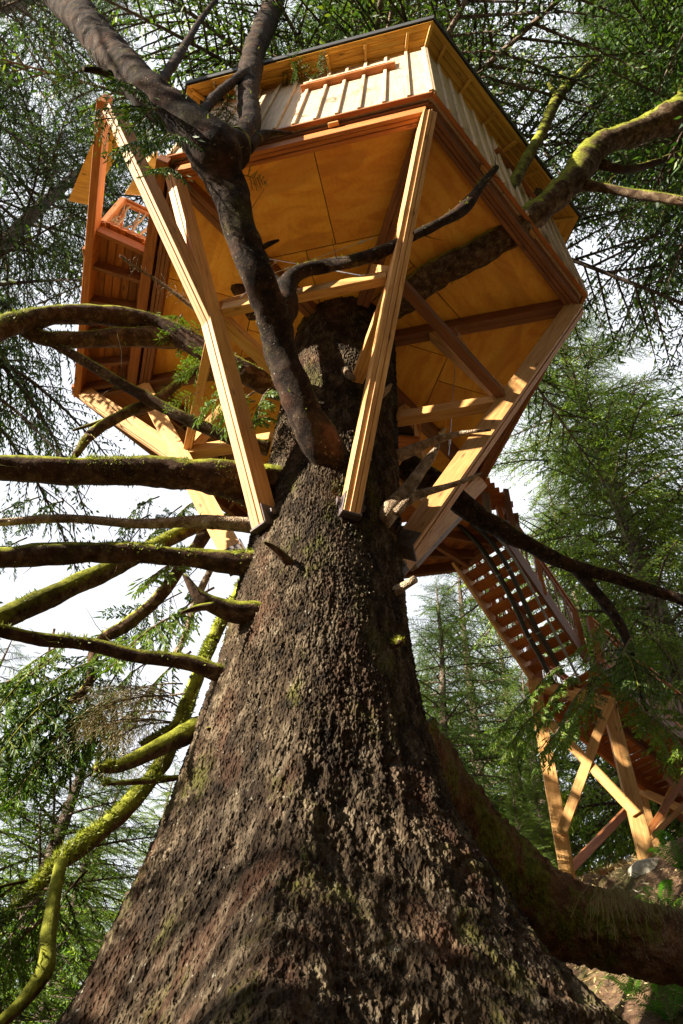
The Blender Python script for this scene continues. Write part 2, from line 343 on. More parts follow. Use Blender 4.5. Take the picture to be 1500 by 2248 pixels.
# ------------------------------------------------------------------ limbs
def catmull(P, step):
    P = np.asarray(P, float); Q = np.vstack([2 * P[0] - P[1], P, 2 * P[-1] - P[-2]]); out = []
    for i in range(1, len(Q) - 2):
        n = max(2, int(np.linalg.norm(Q[i + 1, :3] - Q[i, :3]) / step)); t = np.linspace(0, 1, n, endpoint=False)[:, None]
        a, b, c, d = Q[i - 1], Q[i], Q[i + 1], Q[i + 2]
        out.append(.5 * ((2 * b) + (-a + c) * t + (2 * a - 5 * b + 4 * c - d) * t * t + (-a + 3 * b - 3 * c + d) * t ** 3))
    out.append(Q[-2][None]); return np.vstack(out)
def tube_arrays(P, sides=12, rough=.12, seed=0, wob=0, cap=True):
    """P (n,4): x y z radius in metres"""
    n = len(P); C = P[:, :3]; R = np.maximum(P[:, 3], .0015); T = np.gradient(C, axis=0); T /= np.linalg.norm(T, axis=1)[:, None] + 1e-9
    up = np.array([0, 0, 1.]); u = np.cross(T, up); bad = np.linalg.norm(u, axis=1) < .15; u[bad] = np.cross(T[bad], np.array([1., .2, 0])); u /= np.linalg.norm(u, axis=1)[:, None]; v = np.cross(u, T)
    a = np.linspace(0, 2 * np.pi, sides, endpoint=False)
    D = u[:, None, :] * np.cos(a)[None, :, None] + v[:, None, :] * np.sin(a)[None, :, None]
    V = C[:, None, :] + D * R[:, None, None]
    if rough:
        q = V.reshape(-1, 3); sl_ = np.concatenate([[0], np.cumsum(np.linalg.norm(np.diff(C, axis=0), axis=1))])
        g = np.stack([np.repeat(sl_, sides), np.tile(np.cos(a), n) * np.repeat(R, sides), np.tile(np.sin(a), n) * np.repeat(R, sides)], 1)
        k = (vnoise(q * 5 + seed, seed) - .5) * 1.1 + (vnoise(g * [9, 45, 45] + seed, seed + 2) - .5) * .55 + (vnoise(g * [22, 110, 110], seed + 4) - .5) * .3
        V = V + D * (R[:, None] * rough * 1.6 * k.reshape(n, sides))[:, :, None]
    V = V.reshape(-1, 3); i, j = np.meshgrid(np.arange(n - 1), np.arange(sides), indexing='ij'); A = (i * sides + j).ravel(); B = (i * sides + (j + 1) % sides).ravel()
    F = np.stack([A, B, B + sides, A + sides], 1)
    if cap:
        k = (n - 1) * sides; h = (sides - 2) // 2
        b = np.array([[j, j + 1, sides - 2 - j, sides - 1 - j] for j in range(h)]); F = np.vstack([F, b + k, b[:, ::-1]])
    return V, F
def px_line(pts, yy):
    """pts [(px,py,width_px)], yy: y distance at ends or list -> metres + radius"""
    n = len(pts); Y = yy if len(yy) == n else np.interp(np.linspace(0, 1, n), np.linspace(0, 1, len(yy)), yy); out = []
    for (x, y, w), d in zip(pts, Y):
        p = at_y(x, y, d); out.append([*p, w / 2 / F_PX * depth(p)])
    return np.array(out)
def tufts(path, rad, n, mat, name, parent, M, L=.03, up=True, seed=0):
    """small blades standing on the upper side of a limb"""
    r = np.random.default_rng(seed); i = r.integers(0, len(path) - 1, n); t = r.random(n)[:, None]; c = path[i, :3] * (1 - t) + path[i + 1, :3] * t; R = path[i, 3]
    T = path[i + 1, :3] - path[i, :3]; T /= np.linalg.norm(T, axis=1)[:, None] + 1e-9; sd_ = np.cross(T, [0, 0, 1.]); sd_ /= np.linalg.norm(sd_, axis=1)[:, None] + 1e-6; u = np.cross(sd_, T)
    keep = fbm(c * 5, 3, 77) > .47
    ang = r.normal(0, 1.0, n); D = u * np.cos(ang)[:, None] + sd_ * np.sin(ang)[:, None]
    b = c + D * (R * .93)[:, None]; l = L * (.4 + r.random(n)); w = .004 + .006 * r.random(n)
    q = r.normal(size=(n, 3)); q /= np.linalg.norm(q, axis=1)[:, None]; tip = b + (D + q * .8) * l[:, None]; s2 = np.cross(D, q); s2 /= np.linalg.norm(s2, axis=1)[:, None] + 1e-6
    V = np.stack([b - s2 * w[:, None], b + s2 * w[:, None], tip], 1)[keep].reshape(-1, 3)
    F = np.arange(len(V)).reshape(-1, 3); o = put(name, mesh_np(name, V - np.array(M.translation), F, mat), parent, M); o['kind'] = 'stuff'; return o
LIMBS = {}
def limb(key, pts, yy, mat=M_LIMB, parent=None, name='limb', label=None, twigs=0, sides=14, rough=.16, moss=0, side_pts=(), tl=.35):
    P = px_line(pts, yy); C = catmull(P, .035)
    if name == 'limb' and len(pts) > 4: sl_ = np.concatenate([[0], np.cumsum(np.linalg.norm(np.diff(C[:, :3], axis=0), axis=1))]); C[:, 3] *= 1 + (.08 if key == 'fork' else .32) * np.exp(-(np.maximum(sl_ - .25, 0) / .16) ** 1.3)
    V, F = tube_arrays(C, sides, rough, len(LIMBS) + 1)
    Vs, Fs = [V], [F]; off = len(V); r = np.random.default_rng(len(LIMBS) + 100)
    for sp in side_pts:
        c2 = catmull(px_line(*sp), .03); V2, F2 = tube_arrays(c2, 8, rough, 5); Vs.append(V2); Fs.append(F2 + off); off += len(V2)
    for k in range(int(twigs * 1.4)):
        i = r.integers(len(C) // 6, len(C) - 1); b = C[i, :3]; d = r.normal(size=3); d /= np.linalg.norm(d); T = C[min(i + 1, len(C) - 1), :3] - C[i - 1, :3]; T /= np.linalg.norm(T) + 1e-9
        d = d - T * (d @ T) * .4 + T * .5; d /= np.linalg.norm(d); L = tl * (.25 + r.random()); n = 5; t = np.linspace(0, 1, n)[:, None]
        q = b + d * t * L + r.normal(size=3) * .3 * L * t ** 2 + np.cumsum(r.normal(size=(n, 3)), 0) * .03 * L; c2 = np.hstack([q, (min(C[i, 3] * .22, .007) * (1 - t * .8))]); V2, F2 = tube_arrays(c2, 5, .1, 3); Vs.append(V2); Fs.append(F2 + off); off += len(V2)
    o0 = C[0, :3]; M = Matrix.Translation(Vector(o0))
    o = put(name, mesh_np(name, np.vstack(Vs) - o0, np.vstack(Fs), mat, True), parent or spruce, M)
    if label: o['label'] = label
    LIMBS[key] = (C, o)
    if moss: tufts(C, None, moss, M_MOSS, 'moss', o, M, .021, seed=len(LIMBS))
    return o
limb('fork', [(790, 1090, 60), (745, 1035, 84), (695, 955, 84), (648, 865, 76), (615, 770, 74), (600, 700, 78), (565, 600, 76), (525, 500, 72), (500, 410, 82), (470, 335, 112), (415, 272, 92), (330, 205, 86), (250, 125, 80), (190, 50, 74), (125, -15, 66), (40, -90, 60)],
     [4.0, 3.66, 3.36, 3.12, 2.9, 2.7, 2.4, 2.15, 1.95, 1.75, 1.62, 1.5, 1.4, 1.3, 1.2, 1.1], moss=2600, mat=M_LIMB_SHADE, label='thick dark forked limb rising across the front of the house', twigs=10,
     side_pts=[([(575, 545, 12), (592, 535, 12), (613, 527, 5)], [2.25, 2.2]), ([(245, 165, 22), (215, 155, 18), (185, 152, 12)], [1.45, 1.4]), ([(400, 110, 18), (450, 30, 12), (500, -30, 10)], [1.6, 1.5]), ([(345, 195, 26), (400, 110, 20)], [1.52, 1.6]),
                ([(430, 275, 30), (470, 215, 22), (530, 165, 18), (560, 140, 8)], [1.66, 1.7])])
limb('fork2', [(480, 335, 70), (520, 318, 62), (548, 270, 50), (545, 190, 52), (560, 110, 50), (590, 35, 46), (615, -40, 40)], [1.78, 1.8, 1.82, 1.8, 1.75, 1.7, 1.65], moss=500, mat=M_LIMB_SHADE, label='upright shoot of the dark forked limb', twigs=4,
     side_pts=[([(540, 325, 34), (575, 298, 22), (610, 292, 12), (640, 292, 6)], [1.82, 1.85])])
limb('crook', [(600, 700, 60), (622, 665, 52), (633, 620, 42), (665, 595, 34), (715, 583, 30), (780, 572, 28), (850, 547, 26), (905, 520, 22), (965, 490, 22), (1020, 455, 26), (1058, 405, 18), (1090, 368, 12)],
     [2.75, 2.7, 2.65, 2.62, 2.6, 2.5, 2.4, 2.3, 2.2, 2.15, 2.1, 2.05], M_LIMB_SHADE, moss=700, label='thin crooked dead branch reaching right in front of the floor', twigs=12, tl=.25,
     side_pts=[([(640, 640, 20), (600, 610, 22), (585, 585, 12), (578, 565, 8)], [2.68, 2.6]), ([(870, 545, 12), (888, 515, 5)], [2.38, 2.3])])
limb('right', [(860, 670, 56), (900, 640, 60), (965, 598, 66), (1030, 565, 62), (1090, 530, 60), (1140, 500, 62), (1200, 450, 58), (1255, 395, 58), (1300, 335, 60), (1350, 305, 52), (1420, 280, 60), (1480, 255, 70), (1560, 215, 60)],
     [3.6, 3.4, 3.15, 2.95, 2.8, 2.7, 2.55, 2.4, 2.3, 2.2, 2.1, 2.0, 1.9], moss=3500, mat=M_LIMBG, label='long mossy limb sweeping up to the right past the wall', twigs=8,
     side_pts=[([(1100, 510, 34), (1110, 450, 28), (1145, 370, 26), (1190, 290, 24), (1225, 215, 24), (1270, 165, 18), (1320, 120, 12)], [2.76, 2.5, 2.35, 2.2]), ([(1225, 215, 14), (1205, 185, 8)], [2.3, 2.3]), ([(1245, 190, 16), (1232, 160, 8)], [2.3, 2.3]),
                ([(880, 660, 20), (900, 580, 14), (925, 530, 8)], [3.4, 3.2]), ([(1495, 260, 30), (1494, 190, 10)], [2., 1.95]), ([(950, 600, 24), (925, 585, 22), (915, 560, 10)], [3.2, 3.15])])
limb('right_b', [(1250, 405, 22), (1300, 408, 20), (1390, 425, 20), (1440, 432, 22), (1520, 445, 18)], [2.45, 2.4, 2.3], moss=600, mat=M_LIMBG, label='short mossy branch at the right edge', twigs=6)
limb('right_c', [(1290, 345, 26), (1360, 372, 20), (1430, 360, 16), (1520, 325, 10)], [2.35, 2.5, 2.6], M_LIMB, label='dark side branch at the right edge', twigs=3)
limb('l1', [(640, 860, 46), (600, 845, 46), (540, 820, 50), (450, 770, 50), (350, 718, 48), (250, 693, 44), (120, 692, 46), (30, 712, 55), (-60, 745, 60)], [3.95, 3.85, 3.7, 3.6, 3.5, 3.4, 3.3, 3.2, 3.1], moss=2600, label='long arching mossy limb in front of the deck', twigs=5)
limb('l1b', [(395, 745, 34), (300, 738, 40), (200, 745, 40), (110, 745, 36), (50, 725, 30)], [3.58, 3.5, 3.3], moss=1200, label='lower fork of the arching mossy limb')
limb('l2', [(590, 985, 26), (510, 962, 27), (400, 915, 28), (280, 850, 25), (180, 790, 22), (80, 735, 15)], [3.95, 3.8, 3.6, 3.4], moss=500, label='slender limb slanting up to the left', twigs=10)
limb('l3', [(470, 795, 12), (420, 820, 18), (345, 880, 26), (280, 905, 25), (205, 950, 24), (165, 1000, 16)], [3.9, 3.8, 3.7], moss=700, label='crooked sunlit branch below the deck', twigs=8, side_pts=[([(240, 920, 12), (160, 945, 6)], [3.8, 3.8])])
limb('l4', [(620, 1075, 80), (540, 1062, 84), (450, 1045, 76), (300, 1035, 66), (150, 1033, 62), (0, 1028, 60), (-80, 1026, 58)], [3.9, 3.75, 3.6, 3.5, 3.4, 3.3, 3.2], moss=9000, label='thickest horizontal limb, green with moss along its top', twigs=4)
limb('l5', [(620, 1152, 28), (545, 1153, 30), (430, 1145, 28), (300, 1150, 22), (150, 1138, 20), (0, 1147, 16), (-50, 1150, 14)], [3.8, 3.7, 3.5, 3.3], M_BARE, moss=400, label='thin bare limb under the thickest one', twigs=8)
limb('l6', [(600, 1240, 50), (520, 1235, 46), (400, 1222, 44), (280, 1213, 48), (130, 1215, 50), (0, 1225, 50), (-70, 1235, 50)], [3.9, 3.75, 3.6, 3.4], moss=2600, label='level limb with moss, third from the thickest', twigs=4)
limb('l7', [(500, 1140, 22), (420, 1160, 30), (340, 1200, 36), (240, 1250, 42), (130, 1300, 48), (0, 1360, 50), (-60, 1385, 50)], [4.6, 4.3, 4.0, 3.7], moss=2200, mat=M_LIMBG, label='mossy limb sloping down to the left edge')
limb('l8', [(620, 1360, 44), (570, 1350, 42), (500, 1338, 42), (440, 1312, 30), (405, 1262, 10)], [3.75, 3.6, 3.45], M_LIMB, label='broken splintered limb stub on the left of the trunk', twigs=8, tl=.2, side_pts=[([(470, 1330, 20), (430, 1335, 14), (398, 1345, 6)], [3.5, 3.45])])
limb('l9', [(540, 1490, 26), (490, 1480, 28), (400, 1452, 34), (300, 1440, 34), (200, 1415, 32), (90, 1403, 30), (0, 1384, 28), (-60, 1370, 28)], [3.9, 3.7, 3.5, 3.2], M_LIMB, moss=700, label='dark low limb, lowest full one on the left', twigs=5)
limb('l10', [(470, 1130, 22), (440, 1190, 28), (400, 1240, 30), (350, 1310, 28), (280, 1370, 28), (215, 1415, 24), (195, 1500, 20), (150, 1545, 18), (60, 1620, 16), (0, 1680, 14), (-40, 1710, 12)], [5.2, 5.4, 5.6, 5.6], moss=500, label='winding branch hanging down behind the others', twigs=12)
limb('l11', [(560, 1250, 26), (490, 1360, 28), (440, 1470, 30), (400, 1580, 34), (350, 1685, 35), (270, 1780, 38), (175, 1858, 42), (128, 1895, 38), (60, 1970, 22), (0, 2025, 14), (-40, 2055, 10)], [4.9, 4.8, 4.6, 4.3, 4.0, 3.7], moss=7000, mat=M_LIMBG, label='long mossy limb falling to the lower left', twigs=10,
     side_pts=[([(135, 1890, 32), (120, 1960, 30), (105, 2060, 34), (98, 2130, 40), (45, 2205, 30), (0, 2245, 26), (-20, 2262, 20)], [3.9, 3.6])])
limb('l12', [(440, 1595, 34), (410, 1612, 36), (330, 1650, 35), (260, 1682, 28), (210, 1687, 12)], [4.1, 3.9, 3.7], moss=2200, mat=M_LIMBG, label='short thick mossy stub branch pointing left')
limb('l13', [(420, 1702, 8), (385, 1708, 13), (310, 1715, 16), (225, 1721, 8)], [4.1, 3.9, 3.7], moss=1200, mat=M_LIMBG, label='short thin mossy twig under the stub branch')
limb('l14', [(480, 1215, 14), (430, 1320, 16), (405, 1400, 16), (380, 1445, 16)], [6.0, 6.0], M_BARE, label='straight sunlit branch behind the broken stub', name='limb')
limb('l15', [(440, 1470, 24), (400, 1560, 18), (370, 1600, 14), (310, 1635, 8)], [4.5, 4.3], moss=1800, mat=M_LIMBG, label='drooping mossy fork by the trunk')
limb('tw', [(450, 695, 8), (400, 655, 8), (340, 612, 7), (300, 588, 8), (262, 560, 4)], [3.1, 2.9, 2.7], M_BARE, label='thin lichen covered twig in front of the floor', twigs=34, tl=.16)
limb('s1', [(850, 1010, 26), (900, 990, 21), (960, 965, 18), (1020, 950, 12), (1078, 944, 5)], [4.0, 3.8, 3.6], M_BARE, label='pale dead branch, upper one right of the trunk', twigs=4, tl=.1)
limb('s2', [(835, 1150, 36), (870, 1105, 32), (905, 1060, 27), (945, 1005, 20), (965, 975, 6)], [3.75, 3.6, 3.5], M_BARE, label='stout pale dead branch pointing up right of the trunk', twigs=5, tl=.1)
limb('s3', [(870, 1125, 14), (910, 1090, 16), (975, 1070, 14), (1020, 1055, 11), (1060, 1038, 5)], [3.65, 3.5], M_BARE, label='thin pale branch crossing the brace', twigs=6, tl=.08)
limb('s4', [(842, 1320, 16), (868, 1298, 21), (912, 1272, 18)], [3.9, 3.6], M_BARE, name='stub', label='pale snapped stub on the right of the trunk')
limb('s5', [(815, 1450, 14), (845, 1430, 20), (882, 1408, 14)], [3.85, 3.55], M_LIMB, name='stub', label='mossy snapped stub low on the right', moss=500, twigs=5, tl=.06)
limb('s6', [(665, 1255, 20), (635, 1235, 22), (605, 1205, 14), (580, 1190, 6)], [3.6, 3.35], M_LIMB, name='stub', label='thin dark stub below the bracket')
limb('s7', [(740, 800, 26), (755, 815, 24), (778, 832, 10)], [3.8, 3.42], M_BARE, name='stub', label='orange snapped stub high on the trunk', twigs=5, tl=.06)
limb('s8', [(835, 870, 16), (850, 855, 12), (860, 842, 5)], [3.6, 3.5], M_BARE, name='stub', label='pale pointed stub high on the trunk')
limb('s9', [(712, 925, 14), (692, 885, 12), (682, 868, 6)], [3.75, 3.4], M_BARE, name='stub', label='reddish thin stub beside the forked limb')
limb('s10', [(500, 1618, 14), (480, 1603, 20), (455, 1600, 6)], [3.95, 3.7], M_LIMB, name='stub', label='small dark stub on the left of the trunk')
limb('log', [(440, 522, 22), (455, 545, 34), (490, 590, 36), (530, 640, 36), (560, 690, 36)], [3.2, 3.5, 3.7], M_LIMB, name='limb', label='sawn off log-like limb under the floor')
limb('r1', [(890, 1020, 46), (950, 1060, 50), (1000, 1095, 50), (1060, 1140, 44), (1150, 1190, 38), (1250, 1240, 32), (1350, 1268, 28), (1520, 1325, 24)], [4.6, 4.7, 4.8, 4.9, 5.0], moss=1500, mat=M_LIMB_SHADE, label='dark limb crossing the staircase to the right edge', twigs=6,
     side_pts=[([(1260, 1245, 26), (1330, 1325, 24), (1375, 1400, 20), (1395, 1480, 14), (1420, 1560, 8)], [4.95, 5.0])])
# roots
def root(pts, yy, label, seedv):
    P = px_line(pts, yy); C = catmull(P, .03); V, F = tube_arrays(C, 60, .10, seedv); n = V - np.repeat(C[:, :3], 60, 0); l = np.linalg.norm(n, axis=1)[:, None]; n /= l
    Qv = V * np.array([11, 11, 11]); F1, F2, cid, tl = worley(Qv, 5); V = V + n * (.03 * np.clip((F2 - F1) * 3, 0, 1) * (.4 + cid) + .12 * (fbm(V * 1.6, 4, 8) - .5))[:, None]
    o0 = C[0, :3]; o = put('root', mesh_np('root', V - o0, F, M_ROOT, True), spruce, Matrix.Translation(Vector(o0))); o['label'] = label
root([(860, 1640, 200), (950, 1770, 200), (1030, 1868, 195), (1110, 1940, 188), (1190, 1998, 168), (1300, 2034, 140), (1420, 2068, 125), (1560, 2092, 125)], [4.5, 4.75, 4.9, 5.0, 5.0, 4.9, 4.7], 'great shaded root running right under the trestle', 3)

# ------------------------------------------------------------------ treehouse
Zb = 9.6
house = empty('treehouse', hv('A', 0, 9.3), 'six sided wooden treehouse with orange plywood underside and board and batten walls', 'treehouse')
def edge(k, r=RR, z=9.6):
    i = KEY.index(k); return hv(i, r, z), hv((i + 1) % 6, r, z)
def lerp(a, b, t): return np.array(a) * (1 - t) + np.array(b) * t
def clip(poly, p, n):
    out = []
    for i in range(len(poly)):
        a, b = poly[i], poly[(i + 1) % len(poly)]; da, db = (a - p) @ n, (b - p) @ n
        if da >= 0: out.append(a)
        if da * db < 0: out.append(a + (b - a) * da / (da - db))
    return out
RP = RR - .16                                # plywood edge radius
for i, k in enumerate(KEY):                  # plywood sheets, each wedge cut in three or four
    c = hv(i, 0)[:2]; a = hv(i, RP)[:2]; b = hv((i + 1) % 6, RP)[:2]; m = (a + b) / 2; nrm = (c - m) / np.linalg.norm(c - m); al = (b - a) / np.linalg.norm(b - a)
    g = .006; cut = m + nrm * 1.25; mid = lerp(a, b, .55)
    cc = c - nrm * .5 * S
    tri = [a, b, lerp(b, c, .86), lerp(a, c, .86)]
    outer = clip(tri, cut - nrm * g, -nrm); inner = clip(tri, cut + nrm * g, nrm)
    ps = [clip(outer, mid - al * g, -al), clip(outer, mid + al * g, al), clip(inner, lerp(a, b, .42) - al * g, -al), clip(inner, lerp(a, b, .42) + al * g, al)]
    for p in ps:
        if len(p) > 2:
            z = hv(i, 0, 9.5)[2]; o = prism('floor_panel', p, z + .002 * (i % 3), z + .022, M_PLY, house)
            th = math.atan2(al[1], al[0]); R = Matrix.Rotation(th, 4, 'Z'); o.data.transform(R.inverted()); o.matrix_basis = o.matrix_basis @ R
for i, k in enumerate(KEY):
    a, b = hv(i, RR - .17, 9.44), hv((i + 1) % 6, RR - .17, 9.44)
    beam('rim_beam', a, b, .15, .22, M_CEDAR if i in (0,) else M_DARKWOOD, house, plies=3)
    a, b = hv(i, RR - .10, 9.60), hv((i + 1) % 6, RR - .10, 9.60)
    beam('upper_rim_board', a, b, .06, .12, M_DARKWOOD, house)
    a, b = hv(i, RR - .01, 9.60), hv((i + 1) % 6, RR - .01, 9.60)
    beam('skirt_board', a, b, .05, .05, M_CEDAR, house)
    for t in (.3, .62): beam('spacer_block', lerp(hv(i, RR - .06, 9.575), hv((i + 1) % 6, RR - .06, 9.575), t), lerp(hv(i, RR - .06, 9.575), hv((i + 1) % 6, RR - .06, 9.575), t + .04), .05, .10, M_FIR, house)
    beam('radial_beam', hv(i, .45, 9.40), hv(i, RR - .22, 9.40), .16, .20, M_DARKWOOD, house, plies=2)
# struts
NR, NZ = 1.63, 7.75
def strut_set(k, low=(.62, 5.70), deck=False, tie=True, brace=True):
    i = KEY.index(k); rad = np.array([math.cos(math.radians(A0 + 60 * i)), math.sin(math.radians(A0 + 60 * i)), 0])
    p0, p1 = hv(i, *low), hv(i, RR - .17, 9.33)
    if deck:
        n = lerp(p0, p1, .525)
        s1 = beam('strut', p0, n, .15, .225, M_FIR, house, up=rad, plies=3); beam('upper_strut', n, p1, .14, .20, M_FIR, house, up=rad, plies=3)
        beam('deck_strut', lerp(p0, p1, .50), hv(i, 3.32, 9.42), .135, .215, M_FIR, house, up=rad, plies=3)
    else: s1 = beam('strut', p0, p1, .15, .225, M_FIR, house, up=rad, plies=3)
    if tie: beam('tie_beam', hv(i, NR - .04, NZ - .02), hv(i, .5, NZ - .02), .13, .15, M_FIR, house)
    if brace: beam('knee_brace', hv(i, NR - .05, NZ + .12), hv(i, 1.0, 9.30), .14, .14, M_FIR, house, up=rad)
    # steel bracket and bolt
    d = (p1 - p0) / np.linalg.norm(p1 - p0); tang = np.array([-rad[1], rad[0], 0]); nrm = np.cross(d, tang); nrm *= np.sign(nrm @ rad)
    bp = beam('bracket', p0 - d * .012, p0 + d * .012, .185, .245, M_STEEL, house, up=rad, bev=.004)
    for sgn in (-1, 1): beam('side_plate', p0 + tang * sgn * .083 - d * .01, p0 + tang * sgn * .083 + d * .20, .012, .20, M_STEEL, bp, up=rad, bev=.003)
    beam('back_plate', p0 - nrm * .122 - d * .06, p0 - nrm * .122 + d * .22, .24, .014, M_STEEL, bp, up=rad, bev=.003)
    for sgn in (-1, 1):
        q = p0 + d * .12 + tang * sgn * .092; bolt('bolt', q - tang * sgn * .01, q + tang * sgn * .038, .036, bp, 6); bolt('washer', q - tang * sgn * .01, q + tang * sgn * .006, .05, bp, 14)
    return s1
def cyl_mesh(L, r, n, mat):
    key = ('c', round(L, 3), round(r, 4), n, mat.name)
    if key in _bc: return _bc[key]
    b = bmesh.new(); bmesh.ops.create_cone(b, cap_ends=True, segments=n, radius1=r, radius2=r, depth=L); bmesh.ops.rotate(b, verts=b.verts, cent=(0, 0, 0), matrix=Matrix.Rotation(math.pi / 2, 3, 'Y'))
    me = bpy.data.meshes.new('rod'); b.to_mesh(me); b.free(); me.materials.append(mat); _bc[key] = me; return me
def rod(name, p0, p1, r, mat, parent, n=8):
    return put(name, cyl_mesh(float(np.linalg.norm(np.array(p1) - p0)), r, n, mat), parent, frame(p0, p1, (0.1, .2, 1)))
def bolt(name, p0, p1, r, parent, n=6): return rod(name, p0, p1, r, M_STEEL, parent, n)
strut_set('A'); strut_set('F', deck=True); strut_set('B', low=(.62, 5.85)); strut_set('C', low=(.80, 6.35)); strut_set('E', low=(.75, 5.95), deck=True); strut_set('D', tie=False)
for a, b in (('F', 'A'), ('A', 'B'), ('E', 'F')):
    ca, cb = hv(a, NR - .02, NZ + .02), hv(b, NR - .02, NZ + .02)
    beam('girt', lerp(ca, cb, .04), lerp(ca, cb, .96), .10, .15, M_FIR if (a, b) != ('A', 'B') else M_DARKWOOD, house)
# steel cables between the strut nodes and the floor, with turnbuckles
def cable(p0, p1):
    c = rod('cable', p0, p1, .006, M_GALV, house, 6)
    for t in (.12, .86):
        a, b = lerp(p0, p1, t), lerp(p0, p1, t + .05); rod('turnbuckle', a, b, .016, M_GALV, c, 8)
nA, nF, nB, nE = (hv(k, NR - .1, NZ + .1) for k in 'AFBE')
cable(nA, lerp(hv('F', 1.5, 9.3), hv('F', 1.5, 9.3), 1)); cable(at_z(600, 600, 9.25), at_z(820, 522, 9.25)); cable(nF, at_z(620, 560, 9.3)); cable(nB, at_z(1000, 720, 9.2)); cable(at_z(1003, 760, 9.3), at_z(985, 1000, 7.8)); cable(nE, at_z(440, 820, 9.3))
# walls
def build_wall(i, window=True):
    k = KEY[i]; a, b = hv(i, RR, 9.6), hv((i + 1) % 6, RR, 9.6); H = 2.42 * S; ai = hv(i, RR - .09, 9.6); bi = hv((i + 1) % 6, RR - .09, 9.6)
    out = np.cross(b - a, [0, 0, 1.]); out /= np.linalg.norm(out); u = (b - a) / np.linalg.norm(b - a); L = np.linalg.norm(b - a)
    w = prism('wall', [a[:2], b[:2], bi[:2], ai[:2]], a[2] + .02, a[2] + H, M_SIDING, house)
    th = math.atan2(u[1], u[0]); Rm = Matrix.Rotation(th, 4, 'Z') @ Matrix.Rotation(math.pi / 2, 4, 'Y'); w.data.transform(Rm.inverted()); w.matrix_basis = w.matrix_basis @ Rm
    ts = [.005, .085, .165, .245, .337, .418, .49, .571, .652, .735, .825, .915, .992]; w0, w1 = (.474, .858)
    for t in ts:
        inside = window and w0 - .01 < t < w1 + .01
        p = a + u * L * t + out * .018; segs = [(0.01, 2.38)] if not inside else [(.01, 1.60), (1.92, 2.38)]
        for s0, s1 in segs: beam('batten', p + [0, 0, s0 * S], p + [0, 0, s1 * S], .045, .034, M_SIDING, w, up=out)
    if window:
        p0, p1 = a + u * L * (w0 - .01), a + u * L * (w1 + .01)
        fr = beam('window', lerp(p0, p1, .03) + out * .006 + [0, 0, 1.76 * S], lerp(p0, p1, .97) + out * .006 + [0, 0, 1.76 * S], .26, .012, M_GLASS, w, up=out)
        beam('sill', p0 + out * .045 + [0, 0, 1.62 * S], p1 + out * .045 + [0, 0, 1.62 * S], .045, .09, M_CEDAR, fr, up=out)
        beam('head_trim', p0 + out * .03 + [0, 0, 1.90 * S], p1 + out * .03 + [0, 0, 1.90 * S], .07, .055, M_SIDING, fr, up=out)
        for t in (0.02, .35, .66, .98): q = lerp(p0, p1, t) + out * .025; beam('jamb', q + [0, 0, 1.65 * S], q + [0, 0, 1.87 * S], .05, .05, M_SIDING, fr, up=out)
    return w
walls = [build_wall(i, i in (0, 1, 3)) for i in range(6)]
# corner boards
for i in range(6):
    r_ = np.array(hv(i, 1)) - hv(i, 0); r_[2] = 0; beam('corner_board', hv(i, RR + .012, 9.615), hv(i, RR + .012, 11.98), .05, .03, M_SIDING, house, up=r_)
# roof
EA = {'F': (3.03, 11.72), 'A': (2.97, 12.20), 'B': (3.04, 11.90), 'C': (3.02, 11.9), 'D': (3.02, 11.9), 'E': (3.02, 11.75)}
apex = hv(0, 0, 13.6)
def eave(i, dz=0, dr=0): r, z = EA[KEY[i % 6]]; return hv(i % 6, r + dr, z + dz)
for i in range(6):
    a, b = eave(i), eave(i + 1); wa, wb = hv(i, RR - .05, 12.02), hv((i + 1) % 6, RR - .05, 12.02); wa[2] += (a[2] - 16.0) * 0 ; wb[2] += 0
    n = 4
    for q in range(n):                     # soffit boards, one behind the other
        t0, t1 = q / n, (q + 1) / n; P = [lerp(a, wa, t0), lerp(b, wb, t0), lerp(b, wb, t1 - .012), lerp(a, wa, t1 - .012)]; up_ = np.array([0, 0, .02])
        c = np.mean(P, axis=0); V = [p - c for p in P] + [p - c + up_ for p in P]
        u = (b - a) / np.linalg.norm(b - a); M = Matrix.Rotation(math.atan2(u[1], u[0]), 4, 'Z')
        V = [M.inverted().to_3x3() @ Vector(v) for v in V]
        me = mesh_poly('soffit_board', V, [(3, 2, 1, 0), (4, 5, 6, 7), (0, 1, 5, 4), (1, 2, 6, 5), (2, 3, 7, 6), (3, 0, 4, 7)], M_SOFFIT)
        put('soffit_board', me, house, Matrix.Translation(c) @ M)
    for t in (.08, .245, .418, .571, .735, .915):
        p, q = lerp(wa, wb, t) - [0, 0, .03], lerp(a, b, t * .97 + .015); q = lerp(p, q, .82) - [0, 0, .035]; beam('rafter_tail', p, q, .042, .07, M_SOFFIT, house)
    p, q = hv(i, RR, 12.0) - np.array([0, 0, .03]), a; q = lerp(p, q, .8) - np.array([0, 0, .03]); beam('hip_rafter', p, q, .05, .09, M_SOFFIT, house)
V = [eave(i, .03, .03) for i in range(6)] + [eave(i, .10, .05) for i in range(6)] + [apex, apex - [0, 0, .25]]; c = np.array(house.location)
rf = put('roof', mesh_poly('roof', [v - c for v in V], [(i, (i + 1) % 6, (i + 1) % 6 + 6, i + 6) for i in range(6)] + [(i + 6, (i + 1) % 6 + 6, 12) for i in range(6)] + [((i + 1) % 6, i, 13) for i in range(6)], M_ROOFING), house, Matrix.Translation(house.location))
